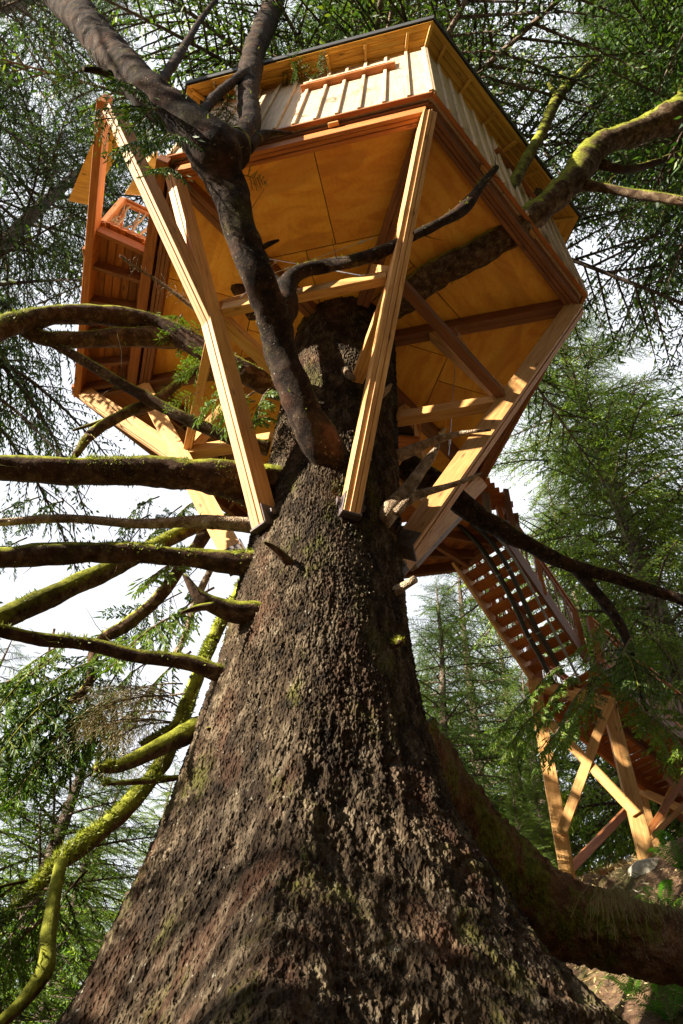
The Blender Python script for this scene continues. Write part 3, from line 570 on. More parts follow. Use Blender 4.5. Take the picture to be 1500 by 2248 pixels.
# porch roof wing panels on the left and wall lamp on the right wall
def slab(name, pts, th, mat, parent, bev=.004):
    P = [np.array(p) for p in pts]; c = np.mean(P, axis=0); n = np.cross(P[1] - P[0], P[2] - P[0]); n /= np.linalg.norm(n); m = len(P)
    if n[2] < 0: n = -n
    V = [p - c for p in P] + [p - c + n * th for p in P]
    x = P[1] - P[0]; x /= np.linalg.norm(x); y = np.cross(n, x); R = Matrix((x, y, n)).transposed().to_4x4()
    V = [R.inverted().to_3x3() @ Vector(v) for v in V]
    me = mesh_poly(name, V, [tuple(range(m)), tuple(range(2 * m - 1, m - 1, -1))] + [(i, i + m, (i + 1) % m + m, (i + 1) % m) for i in range(m)], mat)
    return put(name, me, parent, Matrix.Translation(c) @ R)
slab('porch_roof', [at_z(150, 440, 11.6), at_z(192, 449, 11.6), at_z(278, 306, 12.1), at_z(235, 236, 12.2)], .04, M_SOFFIT, house)
slab('porch_roof', [at_z(274, 424, 11.0), at_z(345, 430, 11.0), at_z(345, 330, 11.4), at_z(322, 345, 11.4)], .04, M_SOFFIT, house)
lp = lerp(hv('A', RR + .1, 11.62), hv('B', RR + .1, 11.62), .80); ob = beam('wall_lamp', lp, lp + [0, 0, .2], .11, .11, M_BLACK, house, up=(1, .2, 0)); beam('lamp_arm', lp + [0, 0, .17], lerp(hv('A', RR, 11.75), hv('B', RR, 11.75), .80), .04, .03, M_BLACK, ob)
# ---- deck round the left and back
RD = 3.43
def dk(i, r=RD, z=9.52): return hv(i % 6, r, z)
F_, E_, D_, C_ = 0, 5, 4, 3
# outer beam on the left, running free past the deck corner
beam('deck_beam', dk(F_, 3.45), dk(E_, 3.45), .10, .30, M_CEDAR, house, plies=1)
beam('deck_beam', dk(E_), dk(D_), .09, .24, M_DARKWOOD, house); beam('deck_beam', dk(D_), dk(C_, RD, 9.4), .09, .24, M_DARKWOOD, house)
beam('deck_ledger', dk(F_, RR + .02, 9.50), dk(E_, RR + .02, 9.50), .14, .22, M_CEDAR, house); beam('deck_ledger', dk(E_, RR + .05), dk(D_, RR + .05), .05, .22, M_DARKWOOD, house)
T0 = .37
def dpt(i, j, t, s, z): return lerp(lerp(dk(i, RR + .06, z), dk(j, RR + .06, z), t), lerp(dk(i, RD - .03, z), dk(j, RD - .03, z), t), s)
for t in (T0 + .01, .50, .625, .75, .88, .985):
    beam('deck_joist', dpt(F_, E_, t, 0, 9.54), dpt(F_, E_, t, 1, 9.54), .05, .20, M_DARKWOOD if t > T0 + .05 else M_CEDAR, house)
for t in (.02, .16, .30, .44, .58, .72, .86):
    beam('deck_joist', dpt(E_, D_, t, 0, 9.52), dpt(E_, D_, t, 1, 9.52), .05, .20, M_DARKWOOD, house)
nb = 6
for q in range(nb):                          # deck boards lie along the deck, seen from below
    s = (q + .5) / nb
    beam('deck_board', dpt(F_, E_, T0 - .01, s, 9.66), dpt(F_, E_, 1.0, s, 9.66), .79 * S * .865 / nb * 1.0 - .008, .035, M_CEDAR, house)
    beam('deck_board', dpt(E_, D_, 0, s, 9.645), dpt(E_, D_, 1.0, s, 9.645), .73 * S * .865 / nb - .008, .035, M_CEDAR, house)
    beam('deck_board', dpt(D_, C_, 0, s, 9.645), dpt(D_, C_, 1.0, s, 9.645), .73 * S * .865 / nb - .008, .035, M_CEDAR, house)
# railing at the near end of the deck and along the outer side
def stick(name, p0, p1, r, parent, seedv, mat=None):
    rr = np.random.default_rng(seedv); t = np.linspace(0, 1, 9)[:, None]; p = np.array(p0) * (1 - t) + np.array(p1) * t + np.cumsum(rr.normal(0, .011, (9, 3)), 0) * np.sin(t * np.pi); C = np.hstack([p, r * (1.1 - .35 * t) * (1 + rr.normal(0, .12, (9, 1)))])
    V, F = tube_arrays(C, 7, .1, seedv); o0 = np.array(p0); return put(name, mesh_np(name, V - o0, F, mat or M_STICK, True), parent, Matrix.Translation(Vector(o0)))
def railing(p0, p1, n, parent, hgt=.95, post=(True, True), seedv=1, r=.018):
    p0, p1 = np.array(p0, float), np.array(p1, float); z = np.array([0, 0, 1.])
    beam('top_rail', p0 + z * hgt, p1 + z * hgt, .09, .04, M_CEDAR, parent); beam('sub_rail', p0 + z * (hgt - .08), p1 + z * (hgt - .08), .04, .07, M_CEDAR, parent); beam('bottom_rail', p0 + z * .08, p1 + z * .08, .04, .07, M_CEDAR, parent)
    for e, f in zip((p0, p1), post):
        if f: beam('railing_post', e - z * .1, e + z * hgt, .09, .09, M_CEDAR, parent, up=(1, 0, 0))
    rr = np.random.default_rng(seedv)
    for i in range(n):
        t = (i + .5) / n; a = lerp(p0, p1, t + rr.normal(0, .006)); b = lerp(p0, p1, t + rr.normal(0, .012)); stick('baluster', a + z * .06, b + z * (hgt - .06), r, parent, seedv * 50 + i)
railing(dpt(F_, E_, T0 + .005, .97, 9.70), dpt(F_, E_, T0 + .005, .10, 9.70), 6, house, .92, seedv=2)
railing(dpt(F_, E_, T0 + .02, 1.0, 9.70), dpt(F_, E_, 1.0, 1.0, 9.70), 18, house, .92, post=(False, True), seedv=3)
railing(dpt(E_, D_, 0.02, 1.0, 9.70), dpt(E_, D_, 1.0, 1.0, 9.70), 20, house, .92, post=(False, True), seedv=4)
for t in (.45, .97): beam('railing_post', dpt(F_, E_, t, 1.10, 9.40), dpt(F_, E_, t, 1.10, 9.75), .12, .12, M_CEDAR, house, up=(1, 0, 0))
# small things under the floor
ub = at_y(888, 948, 4.9); box = beam('utility_box', ub - np.array([.16, 0, 0]), ub + np.array([.13, 0, 0]), .14, .26, M_BLACK, house); beam('box_shelf', ub - np.array([.25, 0, .2]), ub + np.array([.25, 0, -.2 + .0]) - [0, 0, .4 - .0], .2, .05, M_CEDAR, house) if False else None
beam('box_bracket', ub + np.array([.19, .05, -.30]), ub + np.array([.19, .05, .45]), .10, .05, M_FIR, house, up=(0, 1, 0)); beam('box_shelf', ub + np.array([-.2, .03, -.20]), ub + np.array([.2, .03, -.20]), .18, .06, M_CEDAR, house)

# ------------------------------------------------------------------ landing and staircase
stair = empty('staircase', Wp((2.0, 7.0, 9.0)), 'open riser wooden staircase with stick railings leading down from the treehouse', 'staircase')
T_ = at_z(1005, 1240, 9.0); B_ = at_z(1175, 1495, 7.9); d2 = (B_ - T_); d2[2] = 0; run = np.linalg.norm(d2); d2 /= run; side = np.array([d2[1], -d2[0], 0]); SW = .78 * S
beam('stringer', T_, B_, .05, .26, M_FIR, stair, ext=.08); beam('stringer', T_ + side * SW, B_ + side * SW, .05, .26, M_DARKWOOD, stair, ext=.08); beam('middle_stringer', T_ + side * SW * .5, B_ + side * SW * .5, .045, .10, M_DARKWOOD, stair)
NT = 10
for i in range(NT):
    p = lerp(T_, B_, (i + .4) / NT) + [0, 0, .06]; beam('tread', p + side * .03, p + side * (SW - .03), .20, .04, M_CEDAR, stair, up=(0, 0, 1))
for s, sv in ((0, 5), (1, 6)):
    o = side * SW * s; z = np.array([0, 0, .10]); railing(T_ + o + z, B_ + o + z, 17, stair, .85, seedv=sv, r=.015)
    beam('railing_post', lerp(T_, B_, .5) + o, lerp(T_, B_, .5) + o + [0, 0, .95], .08, .08, M_CEDAR, stair, up=(1, 0, 0))
# landing
l0, l1, l2, l3 = at_z(962, 1112, 9.0), at_z(1125, 1160, 9.0), at_z(1007, 1243, 9.0), at_z(886, 1258, 9.0)
landing = empty('landing', lerp(l0, l2, .5), 'small boarded landing between the treehouse deck and the staircase', 'landing')
nb = 9
for q in range(nb):
    t0, t1 = q / nb + .004, (q + 1) / nb - .004; P = [lerp(l0, l1, t0), lerp(l0, l1, t1), lerp(l3, l2, t1), lerp(l3, l2, t0)]; slab('board', [p + np.array([0, 0, .10]) for p in P], .035, M_CEDAR, landing)
beam('edge_beam', l0, l1, .07, .24, M_GREY, landing, ext=.1); beam('edge_beam', l3, l2, .06, .22, M_DARKWOOD, landing, ext=.06); beam('edge_beam', l1, l2, .06, .2, M_DARKWOOD, landing); beam('edge_beam', l0, l3, .06, .2, M_DARKWOOD, landing)
for t in (.35, .68): beam('joist', lerp(l0, l3, t), lerp(l1, l2, t), .05, .18, M_DARKWOOD, landing)
beam('post', l1 + [0, 0, 0], l1 + [0, 0, .95], .09, .09, M_DARKWOOD, landing, up=(1, 0, 0)); c0 = hv('C', RR - .2, 9.35)
beam('brace', at_z(1075, 1155, 9.0), at_z(990, 1075, 9.45), .10, .12, M_DARKWOOD, landing); beam('brace', at_y(900, 1235, 4.9), at_y(1010, 1120, 5.6), .09, .2, M_GREY, landing); beam('brace', at_z(925, 1175, 9.05), at_z(1030, 1240, 8.9), .06, .15, M_DARKWOOD, landing)
beam('post', at_z(1075, 1150, 9.0), at_z(1075, 1150, 9.0) + [0, 0, .75], .09, .11, M_GREY, landing, up=(1, 0, 0))
# second flight: boarded ramp from the trestle to the hillside
ramp_o = empty('footbridge', at_z(1200, 1560, 7.6), 'orange boarded footbridge sloping from the staircase foot to the hillside', 'footbridge')
r0, r1 = at_z(1196, 1545, 7.62), at_y(1530, 1815, 9.8); rd = r1 - r0; rl = np.linalg.norm(rd); rdn = rd / rl; rs = np.array([rdn[1], -rdn[0], 0]); rs /= np.linalg.norm(rs); RW = .95 * S
for s in (0, .5, 1): beam('stringer', r0 + rs * RW * s, r1 + rs * RW * s, .06, .26 if s != .5 else .16, M_CEDAR if s == 0 else M_DARKWOOD, ramp_o, ext=.1)
nb = int(rl / .15)
for i in range(nb): p = lerp(r0, r1, (i + .5) / nb) + [0, 0, .14]; beam('board', p - rs * .02, p + rs * (RW + .02), .14, .035, M_CEDAR, ramp_o)
railing(r0 + rs * RW + [0, 0, .14], r1 + rs * RW + [0, 0, .14], 34, ramp_o, .9, seedv=9, r=.014); railing(r0 + [0, 0, .14], r1 + [0, 0, .14], 34, ramp_o, .9, seedv=10, r=.014)
# trestles
def trestle(label, pa0, pa1, pb0, pb1, w=.155, extra=None):
    o = empty('trestle', pa0, label, 'trestle'); f = np.array([-.3, -1, 0])
    beam('post', pa0, pa1, w, w, M_FIR, o, up=f); beam('post', pb0, pb1, w, w, M_FIR, o, up=f)
    off = np.array([-.03, -.10, 0])
    beam('cross_brace', lerp(pa0, pa1, .80) + off, lerp(pb0, pb1, .28) + off, .135, .045, M_FIR, o, up=f); beam('cross_brace', lerp(pa0, pa1, .16) + off * 1.5, lerp(pb0, pb1, .97) + off * 1.5, .135, .045, M_FIR, o, up=f)
    beam('cap_beam', pa1, pb1, .14, .18, M_FIR, o, ext=.08)
    return o
pa0, pa1 = at_y(1247, 1925, 8.0), at_y(1172, 1500, 8.0); pb0, pb1 = at_y(1428, 1915, 7.55), at_y(1336, 1545, 7.55)
tr = trestle('sunlit wooden trestle with crossed braces, the nearer one with a round concrete foot', pa0, pa1, pb0, pb1, w=.19)
pc0 = at_y(1385, 1770, 8.9); beam('back_brace', pa0 + [0.05, .1, .12], pc0, .10, .10, M_CEDAR, tr)
qa0, qa1 = at_y(1440, 1870, 9.3), at_y(1400, 1715, 9.3); qb0, qb1 = at_y(1580, 1890, 8.8), at_y(1520, 1640, 8.8)
tr2 = trestle('smaller wooden trestle at the right edge behind the nearer one', qa0, qa1, qb0, qb1, w=.16)
beam('diagonal', at_y(1425, 1825, 8.4), at_y(1515, 1690, 8.4), .13, .09, M_CEDAR, tr2); beam('diagonal', at_y(1428, 1840, 8.8), at_y(1500, 1770, 8.8), .13, .07, M_FIR, tr2); beam('diagonal', at_y(1460, 1700, 8.6), at_y(1530, 1770, 8.6), .12, .06, M_DARKWOOD, tr2)
# concrete footing
def lathe(name, prof, n, mat, parent, loc, sx=1, sy=1, jit=0, seedv=0):
    rr = np.random.default_rng(seedv); a = np.linspace(0, 2 * np.pi, n, endpoint=False); V = []
    for r, z in prof: V += [(r * math.cos(t) * sx, r * math.sin(t) * sy, z) for t in a]
    V = np.array(V); V += V * 0 + (vnoise(V * 9 + seedv, seedv)[:, None] - .5) * jit; F = [(i * n + j, i * n + (j + 1) % n, (i + 1) * n + (j + 1) % n, (i + 1) * n + j) for i in range(len(prof) - 1) for j in range(n)] + [tuple(range((len(prof) - 1) * n, len(prof) * n))]
    me = mesh_poly(name, V, F, mat); me.polygons.foreach_set('use_smooth', [True] * len(me.polygons)); return put(name, me, parent, Matrix.Translation(Vector([float(v) for v in loc])))
ft = lathe('concrete_footing', [(.27, -.3), (.28, 0), (.27, .10), (.22, .145), (.05, .15)], 28, M_CONC, None, at_y(1434, 1928, 7.50), jit=.02); tag(ft, 'round pale concrete footing under the nearer trestle', 'footing')
kerb = beam('timber', at_y(1320, 1925, 8.3), at_y(1400, 1902, 8.3), .08, .14, M_CEDAR, None); tag(kerb, 'short squared timber lying on the soil behind the footing', 'timber')
# pipes under the stairs
sn = np.cross(B_ - T_, side); sn /= np.linalg.norm(sn); sn *= np.sign(sn[2]); sp = T_ - sn * .24
def pipe(name, pts, r, mat, label):
    P = [at_pl(x, y, sp, sn) for x, y in pts]; C = catmull(np.hstack([np.array(P), np.full((len(P), 1), r)]), .06); V, F = tube_arrays(C, 10, 0); o0 = C[0, :3]
    o = put(name, mesh_np(name, V - o0, F, mat, True), None, Matrix.Translation(Vector(o0))); tag(o, label, 'pipe')
    for t in (.35, .72):
        i = int(len(C) * t); d = C[i + 1, :3] - C[i, :3]; d /= np.linalg.norm(d); rod('clamp', C[i, :3] - d * .012, C[i, :3] + d * .012, r * 1.25, M_CONDUIT, o, 10)
pipe('water_pipe', [(1005, 1150), (1050, 1195), (1095, 1262), (1130, 1330), (1158, 1392), (1185, 1440), (1215, 1500)], .040, M_BLACK, 'thick black pipe under the stairs, left one of the pair')
pipe('water_pipe', [(1035, 1148), (1075, 1185), (1118, 1250), (1150, 1320), (1178, 1380), (1205, 1425), (1235, 1480)], .040, M_BLACK, 'thick black pipe under the stairs, right one of the pair')
pipe('conduit', [(1070, 1160), (1110, 1200), (1160, 1280), (1205, 1365), (1240, 1430), (1275, 1500)], .020, M_CONDUIT, 'thin grey conduit under the right side of the stairs')
P = [at_y(x, y, 5.2) for x, y in ((952, 955), (968, 952), (976, 940), (980, 920))]; C = catmull(np.hstack([np.array(P), np.full((4, 1), .038)]), .03); V, F = tube_arrays(C, 12, 0); o = put('drain_pipe', mesh_np('drain_pipe', V - C[0, :3], F, M_PVC, True), None, Matrix.Translation(Vector(C[0, :3]))); tag(o, 'short pale plastic drain elbow under the floor right of the trunk', 'pipe')
#FOLIAGE
# ------------------------------------------------------------------ foliage
def kites(p0, d, L, w, rng, jit=.0):
    """crossed slim kites standing for needle covered twigs: arrays (n,3),(n,3),(n,),(n,)"""
    n = len(p0); q = rng.normal(size=(n, 3)); s = np.cross(d, q); s /= np.linalg.norm(s, axis=1)[:, None] + 1e-9; u = np.cross(d, s)
    m = p0 + d * (L * .42)[:, None]; tip = p0 + d * L[:, None]; W = w[:, None]
    V = np.stack([p0, m + s * W, tip, m - s * W], 1).reshape(-1, 3)
    return V, np.arange(len(V)).reshape(-1, 4)
def bough_twigs(L, rng, dens=1.0, droop=.35, width=.42, hang=.5, step=.075, tw=(.08, .17)):
    """twig starts/directions of one flat drooping spruce bough along +x, length L"""
    P0, D, LL, St = [], [], [], []
    def spine(x): return np.array([x, 0, .10 * x - droop * x * x / L])
    n = max(5, int(L / .13 * dens)); side = 1
    for i in range(n):
        x = L * (.16 + .84 * (i + rng.random() * .6) / n); side = -side; b = spine(x); f = 1 - x / L
        sl = (width * L * (f ** .75) * (.55 + .6 * rng.random()) + .10); a = math.radians(36 + 26 * f + rng.normal() * 8); d = np.array([math.cos(a), side * math.sin(a), -.10 - .35 * rng.random() * hang])
        d /= np.linalg.norm(d); St.append((b, b + d * sl, sl)); k = max(2, int(sl / step * dens))
        for j in range(k):
            t = (j + .5) / k; q = b + d * sl * t + np.array([0, 0, -.22 * sl * t * t]); s2 = 1 if j % 2 else -1; aa = math.radians(42 + rng.normal() * 14)
            pr = np.array([-d[1], d[0], 0]); dd = d * math.cos(aa) + pr * s2 * math.sin(aa) + np.array([0, 0, -rng.random() * hang * 1.3 - .05]); dd /= np.linalg.norm(dd)
            l = tw[0] + (tw[1] - tw[0]) * rng.random() * (1.1 - .5 * t); P0.append(q); D.append(dd); LL.append(l)
            if rng.random() < .45 * hang: P0.append(q + dd * l * .5); e = dd + np.array([rng.normal() * .3, rng.normal() * .3, -1.0]); D.append(e / np.linalg.norm(e)); LL.append(l * 1.1)
        P0.append(b + d * sl * .95); D.append(d); LL.append(.12)
    P0.append(spine(L)); D.append(np.array([1., 0, -.2])); LL.append(.15)
    return np.array(P0), np.array(D), np.array(LL), St, spine
def thin_stems(St, r=.006):
    V, F = [], []
    for a, b, l in St:
        m = (a + b) / 2; e = b + np.array([0, 0, -.2 * l]); c = len(V); w = np.array([0, 0, r * (1 + l)])
        V += [a - w, a + w, m + w * .7 - [0, 0, .05 * l], m - w * .7 - [0, 0, .05 * l], e, e]; F += [(c, c + 1, c + 2, c + 3), (c + 3, c + 2, c + 4, c + 5)]
        s = np.array([-(b - a)[1], (b - a)[0], 0]); s = s / (np.linalg.norm(s) + 1e-9) * r * (1 + l); c = len(V); V += [a - s, a + s, m + s * .7 - [0, 0, .05 * l], m - s * .7 - [0, 0, .05 * l], e, e]; F += [(c, c + 1, c + 2, c + 3), (c + 3, c + 2, c + 4, c + 5)]
    return np.array(V), np.array(F)
def rotz(a): c, s = math.cos(a), math.sin(a); return np.array([[c, -s, 0], [s, c, 0], [0, 0, 1.]])
def roty(a): c, s = math.cos(a), math.sin(a); return np.array([[c, 0, s], [0, 1, 0], [-s, 0, c]])
def rotx(a): c, s = math.cos(a), math.sin(a); return np.array([[1, 0, 0], [0, c, -s], [0, s, c]])
def crown_mesh(name, H, R, n, seedv, mat, base=.12, lo=1.0, dens=1.0, wd=.023, step=.05, LP=3.0):
    """whole crown: n boughs round a stem of height H; returns foliage mesh and wood mesh"""
    rng = np.random.default_rng(seedv); Vs, Fs, o = [], [], 0; Sv, Sf, so = [], [], 0
    protos = []
    for k in range(5):
        P0, D, LL, St, sp_ = bough_twigs(LP, rng, dens, .30 + .15 * rng.random(), .40, .62, step, (.08, .18)); w = wd * (.7 + .6 * rng.random(len(P0))); V, F = kites(P0, D, LL, w, rng)
        x = np.linspace(0, LP, 7); C = np.array([[*sp_(v), .05 * (1 - v / LP / 1.05) + .008] for v in x]); Vt, Ft = tube_arrays(C, 5, .1, k); Vt2, Ft2 = thin_stems(St, .008); protos.append((V, F, np.vstack([Vt, Vt2]), np.vstack([Ft, Ft2 + len(Vt)])))
    for i in range(n):
        t = (i + rng.random()) / n; z = H * (base + (1 - base) * t); Lb = R * ((1 - t) ** .7) * (.6 + .55 * rng.random()) + .35; s = Lb / LP; V, F, Vt, Ft = protos[rng.integers(5)]
        az = i * 2.39996 + rng.normal() * .3; M = rotz(az) @ roty(math.radians(-(-14 + 34 * t) + rng.normal() * 7)) @ rotx(rng.normal() * .25); sc = np.array([s, s, s]) if s < 1.25 else np.array([s, s * .9, s])
        tr_ = np.array([0, 0, z]); Vs.append((V * sc) @ M.T + tr_); Fs.append(F + o); o += len(V); Sv.append((Vt * sc) @ M.T + tr_); Sf.append(Ft + so); so += len(Vt)
    fo = mesh_np(name, np.vstack(Vs), np.vstack(Fs), mat)
    zs = np.linspace(0, H, 24); C = np.stack([.05 * np.sin(zs * .5), .05 * np.cos(zs * .4), zs, H * .0135 * (1 - zs / H) ** .8 + .01 + .12 * np.exp(-zs / .5)], 1); Vt, Ft = tube_arrays(C, 16, .08, seedv); Sv.append(Vt); Sf.append(Ft + so)
    return fo, mesh_np(name + '_wood', np.vstack(Sv), np.vstack(Sf), M_BGBARK, True)
CR = {'mid': crown_mesh('crown', 20, 4.8, 150, 11, M_NEEDLE, .06, wd=.017, step=.042, LP=3.6),
      'tall': crown_mesh('crown', 34, 6.6, 160, 21, M_NEEDLE, .36, wd=.018, step=.05, LP=5.0)}
ov, ovw = crown_mesh('crown', 26, 8.0, 165, 23, M_NEEDLE, .0, wd=.017, step=.048, LP=6.0)
for nm, me in (('crown', ov), ('upper_limbs', ovw)):
    o = put(nm, me, spruce, Matrix.Translation(Vector((HC[0] * S, HC[1] * S, 17.6))))
print('CROWN', [len(c[0].polygons) for c in CR.values()], len(ov.polygons))
KIND = [('mid', M_NEEDLE, 1, 1), ('mid', M_NEEDLE_LIT, .88, .9), ('mid', M_NEEDLE, 1.1, 1.1), ('mid', M_NEEDLE_LIT, .68, .7), ('tall', M_NEEDLE, 1, 1), ('tall', M_NEEDLE, .92, .95), ('tall', M_NEEDLE_LIT, .92, .95)]
def tree(kind, x, y, s, rz, label, sz=1.0, zoff=0, group='spruces round the treehouse'):
    """x, y in survey units"""
    key, mat, kx, kz = KIND[kind]; fo, wd_ = CR[key]; z = float(ground_m(x * S, y * S)) + zoff
    e = empty('spruce_tree', (x * S, y * S, z), label, 'tree', group); e.rotation_euler = (0, 0, rz); e.scale = (s * kx, s * kx, s * sz * kz)
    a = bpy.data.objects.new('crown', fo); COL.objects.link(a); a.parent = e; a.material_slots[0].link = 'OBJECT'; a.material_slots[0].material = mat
    b = bpy.data.objects.new('trunk', wd_); COL.objects.link(b); b.parent = e
    return e
def spot(px, py, y): v = ray(px, py); return v[0] / v[1] * y, y
TREES = [
 (3, 150, 1650, 19, 1.1, .4, 'pale spruce far back on the left', .85), (3, 420, 1550, 22, 1.2, 1.4, 'pale spruce far back beside the trunk', .95), (3, 280, 1600, 13, .75, 3.4, 'pale green spruce in the middle of the left side', .9), (1, -40, 1600, 14, .8, 2.4, 'tangled spruce at the left edge behind the limbs', .7), (1, 480, 1700, 12, .6, 2.7, 'small bright spruce behind the left flank of the trunk', .8),
 (1, 1120, 1600, 24, 1.3, 4.3, 'far bright spruce behind the trestle', 1.0), (1, 980, 1650, 13, .7, 5.3, 'bright spruce close behind the right flank of the trunk', .8), (0, 1330, 1300, 18, .9, .3, 'dark spruce far behind the footbridge', 1.0), (1, 1500, 1500, 15, .9, 1.3, 'bright spruce at the right edge behind the footbridge', .9), (3, 1180, 1700, 15, .8, 2.9, 'low bright spruce behind the nearer trestle', .8),
 # kind, px,py,y(survey), scale, rot, label, sz
 (1, 60, 1600, 10, .62, 1.2, 'dark spruce low on the left with drooping sprays', .9),
 (3, 270, 1650, 9, .6, 2.2, 'short dark spruce behind the falling mossy limb', .8),
 (1, 330, 1500, 15, .85, 4.2, 'pale green spruce just left of the trunk', .75),
 (1, 100, 1900, 6.5, .7, 5.1, 'low dark spruce at the bottom left corner', .55),
 (3, -120, 1700, 8, .75, .6, 'dark spruce at the lower left edge', .9),
 (0, 1040, 1600, 17, 1.0, 3.3, 'slender spruce with thin visible trunk between trunk and trestle', .85),
 (1, 940, 1500, 20, 1.0, 1.9, 'bright spruce showing just right of the trunk', .8),
 (1, 1250, 1250, 14, .95, .9, 'tall bright spruce behind the staircase', 1.0),
 (1, 1420, 1300, 11, .95, 2.9, 'bright bushy spruce at the right edge below the sky gap', 1.05),
 (3, 1150, 1750, 12, .42, 2.5, 'young bright green spruce low between trunk and trestle', .7),
]
BEHIND = [  # spruces behind and beside the photographer
 (3, -5.3, 2.0, .58, 1, 'small unseen spruce added on the left to shade the lower trunk'),  (2, -2.5, -6.5, .8, 2.5, 'broad spruce close behind the viewpoint'), (2, 4, -6, .9, .7, 'broad spruce behind the viewpoint to the right'), (0, 7.5, -2.5, 1.0, 3.7, 'dense spruce out of view to the right'), (1, -4, -9, 1.0, 2, 'spruce behind the viewpoint on the left'), (2, 0, -9, 1.0, 3, 'spruce straight behind the viewpoint'),  # the small left spruce is unseen, added to shade the lower trunk
 (0, 7, -6, 1.1, 4, 'spruce behind the viewpoint on the right'), (2, 9.5, 1, 1.0, 5, 'spruce out of view on the right')]
def pol(az, d): a = math.radians(az); return math.sin(a) * d, math.cos(a) * d
TALL = [(4, 108, 6.4, 1.7, 'towering unseen spruce added on the right to shade the wall'), (4, -72, 11, 1.1, 'second towering spruce at the upper left', 1, 1.5), (4, 78, 7.5, 1.7, 'second towering spruce at the upper right'),(5, -50, 9.4, .4, 'towering dark spruce overhanging the upper left corner', .82, 1.35),  # first spruce is unseen, added to darken the right wall
 (4, 66, 8.2, 2.6, 'towering dark spruce overhanging the upper right corner'), (5, 88, 9, 5.2, 'towering spruce beyond the upper right corner'), (6, 31, 15, 4.1, 'tall dark spruce behind the roof on the right'), (6, 50, 17, .9, 'pale spruce beyond the footbridge at the right edge', 1, .5),
  (2, 115, 7, .3, 'dense spruce beside the viewpoint on the right'), (2, -150, 8, 5.3, 'dense spruce behind left of the viewpoint'), (0, 95, 8.5, 4.4, 'dense spruce right of the trestle out of view'), (2, 172, 9.5, .2, 'second dense spruce row behind the viewpoint'), (2, 138, 9.5, 3.2, 'second dense spruce row behind right'),
 (4, 130, 9, 1.2, 'tall spruce behind the viewpoint on the right'), (4, 175, 10, 2.2, 'tall spruce straight behind the viewpoint'), (5, 155, 14, 5.2, 'far tall spruce behind the viewpoint')]
for k, az, d, rz, lab, *q in TALL: x, y = pol(az, d); tree(k, x, y, q[0] if q else 1, rz, lab, q[1] if q else 1)
for k, x, y, s, rz, lab in BEHIND: tree(k, x, y, s, rz, lab)
tree(0, -7.75, -1.08, .46, 2.0, 'slim unseen spruce added on the left to shade the forked limb', 1.72)  # unseen tree, added and sized to throw shade on the forked limb
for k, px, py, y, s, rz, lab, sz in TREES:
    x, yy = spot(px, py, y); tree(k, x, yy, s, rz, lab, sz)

for px, y, s, rz, lab in [(1085, 7.2, .115, 1.0, 'knee high spruce seedling beside the flank of the trunk'), (1135, 7.8, .13, 2.0, 'larger spruce seedling midway between trunk and trestle'), (1185, 8.6, .12, 3.0, 'spruce seedling nearest the trestle post')]:
    x, yy = spot(px, 1800, y); tree(1, x, yy, s, rz, lab, 1.0, 0, 'spruce seedlings on the bank')
# ---- sprays on the limbs of the big spruce
def small_spray(name, L, seedv, mat, wood_m, step=.021, w=.0085, width=.45, tw=(.035, .085), dens=1.9, hang=.75):
    rng = np.random.default_rng(seedv); P0, D, LL, St, sp_ = bough_twigs(L, rng, dens, .35, width, hang, step, tw); V, F = kites(P0, D, LL, w * (.7 + .6 * rng.random(len(P0))), rng); Vb, Fb = kites(P0, D, LL, np.full(len(P0), w), rng)
    V2, F2 = thin_stems(St, .0035); x = np.linspace(0, L, 8); V3, F3 = tube_arrays(np.array([[*sp_(v), .010 * (1 - v / L) + .003] for v in x]), 6, .1, 1)
    me = mesh_np(name, np.vstack([V, Vb, V2, V3]), np.vstack([F, Fb + len(V), F2 + 2 * len(V), F3 + 2 * len(V) + len(V2)]), mat); me.materials.append(wood_m)
    me.polygons.foreach_set('material_index', np.r_[np.zeros(2 * len(F), np.int32), np.ones(len(F2) + len(F3), np.int32)]); return me
SP = [small_spray('foliage', .9, 1, M_NEEDLE, M_LIMB), small_spray('foliage', .8, 2, M_NEEDLE_LIT, M_BARE), small_spray('foliage', 1.2, 3, M_NEEDLE_LIT, M_BARE, .026), small_spray('foliage', 1.2, 4, M_NEEDLE, M_LIMB, .026)]
SPD = small_spray('dead_twigs', 1.1, 5, M_DEAD, M_BARE, .05, .0035, tw=(.06, .13), dens=1.6)
def spray(key, me, px, py, y, az, tilt, s=1.0, roll=0, label=None):
    par = LIMBS[key][1]; p = at_y(px, py, y); M = Matrix.Translation(Vector(p)) @ Matrix.Rotation(math.radians(az), 4, 'Z') @ Matrix.Rotation(math.radians(-tilt), 4, 'Y') @ Matrix.Rotation(math.radians(roll), 4, 'X') @ Matrix.Scale(s, 4)
    o = put(me.name.split('.')[0], me, par, M)
    if label: o['label'] = label
    return o
for a_ in [(0, 300, 215, 1.5, -70, -55, .8), (0, 345, 240, 1.5, -60, -75, .9), (0, 395, 300, 1.55, -100, -70, .8), (0, 330, 330, 1.6, -120, -60, .7), (3, 240, 150, 1.5, 180, -50, .6), (0, 380, 380, 1.6, -80, -60, .55), (3, 290, 260, 1.6, 200, -60, .7), (0, 535, 385, 1.9, 0, -20, .3),
           (0, 500, 215, 1.7, 90, -40, .5), (3, 470, 180, 1.7, 60, -35, .6), (3, 215, 130, 1.5, 150, -30, .6), (0, 440, 240, 1.6, -60, -60, .5)]: spray('fork', SP[a_[0]], *a_[1:])
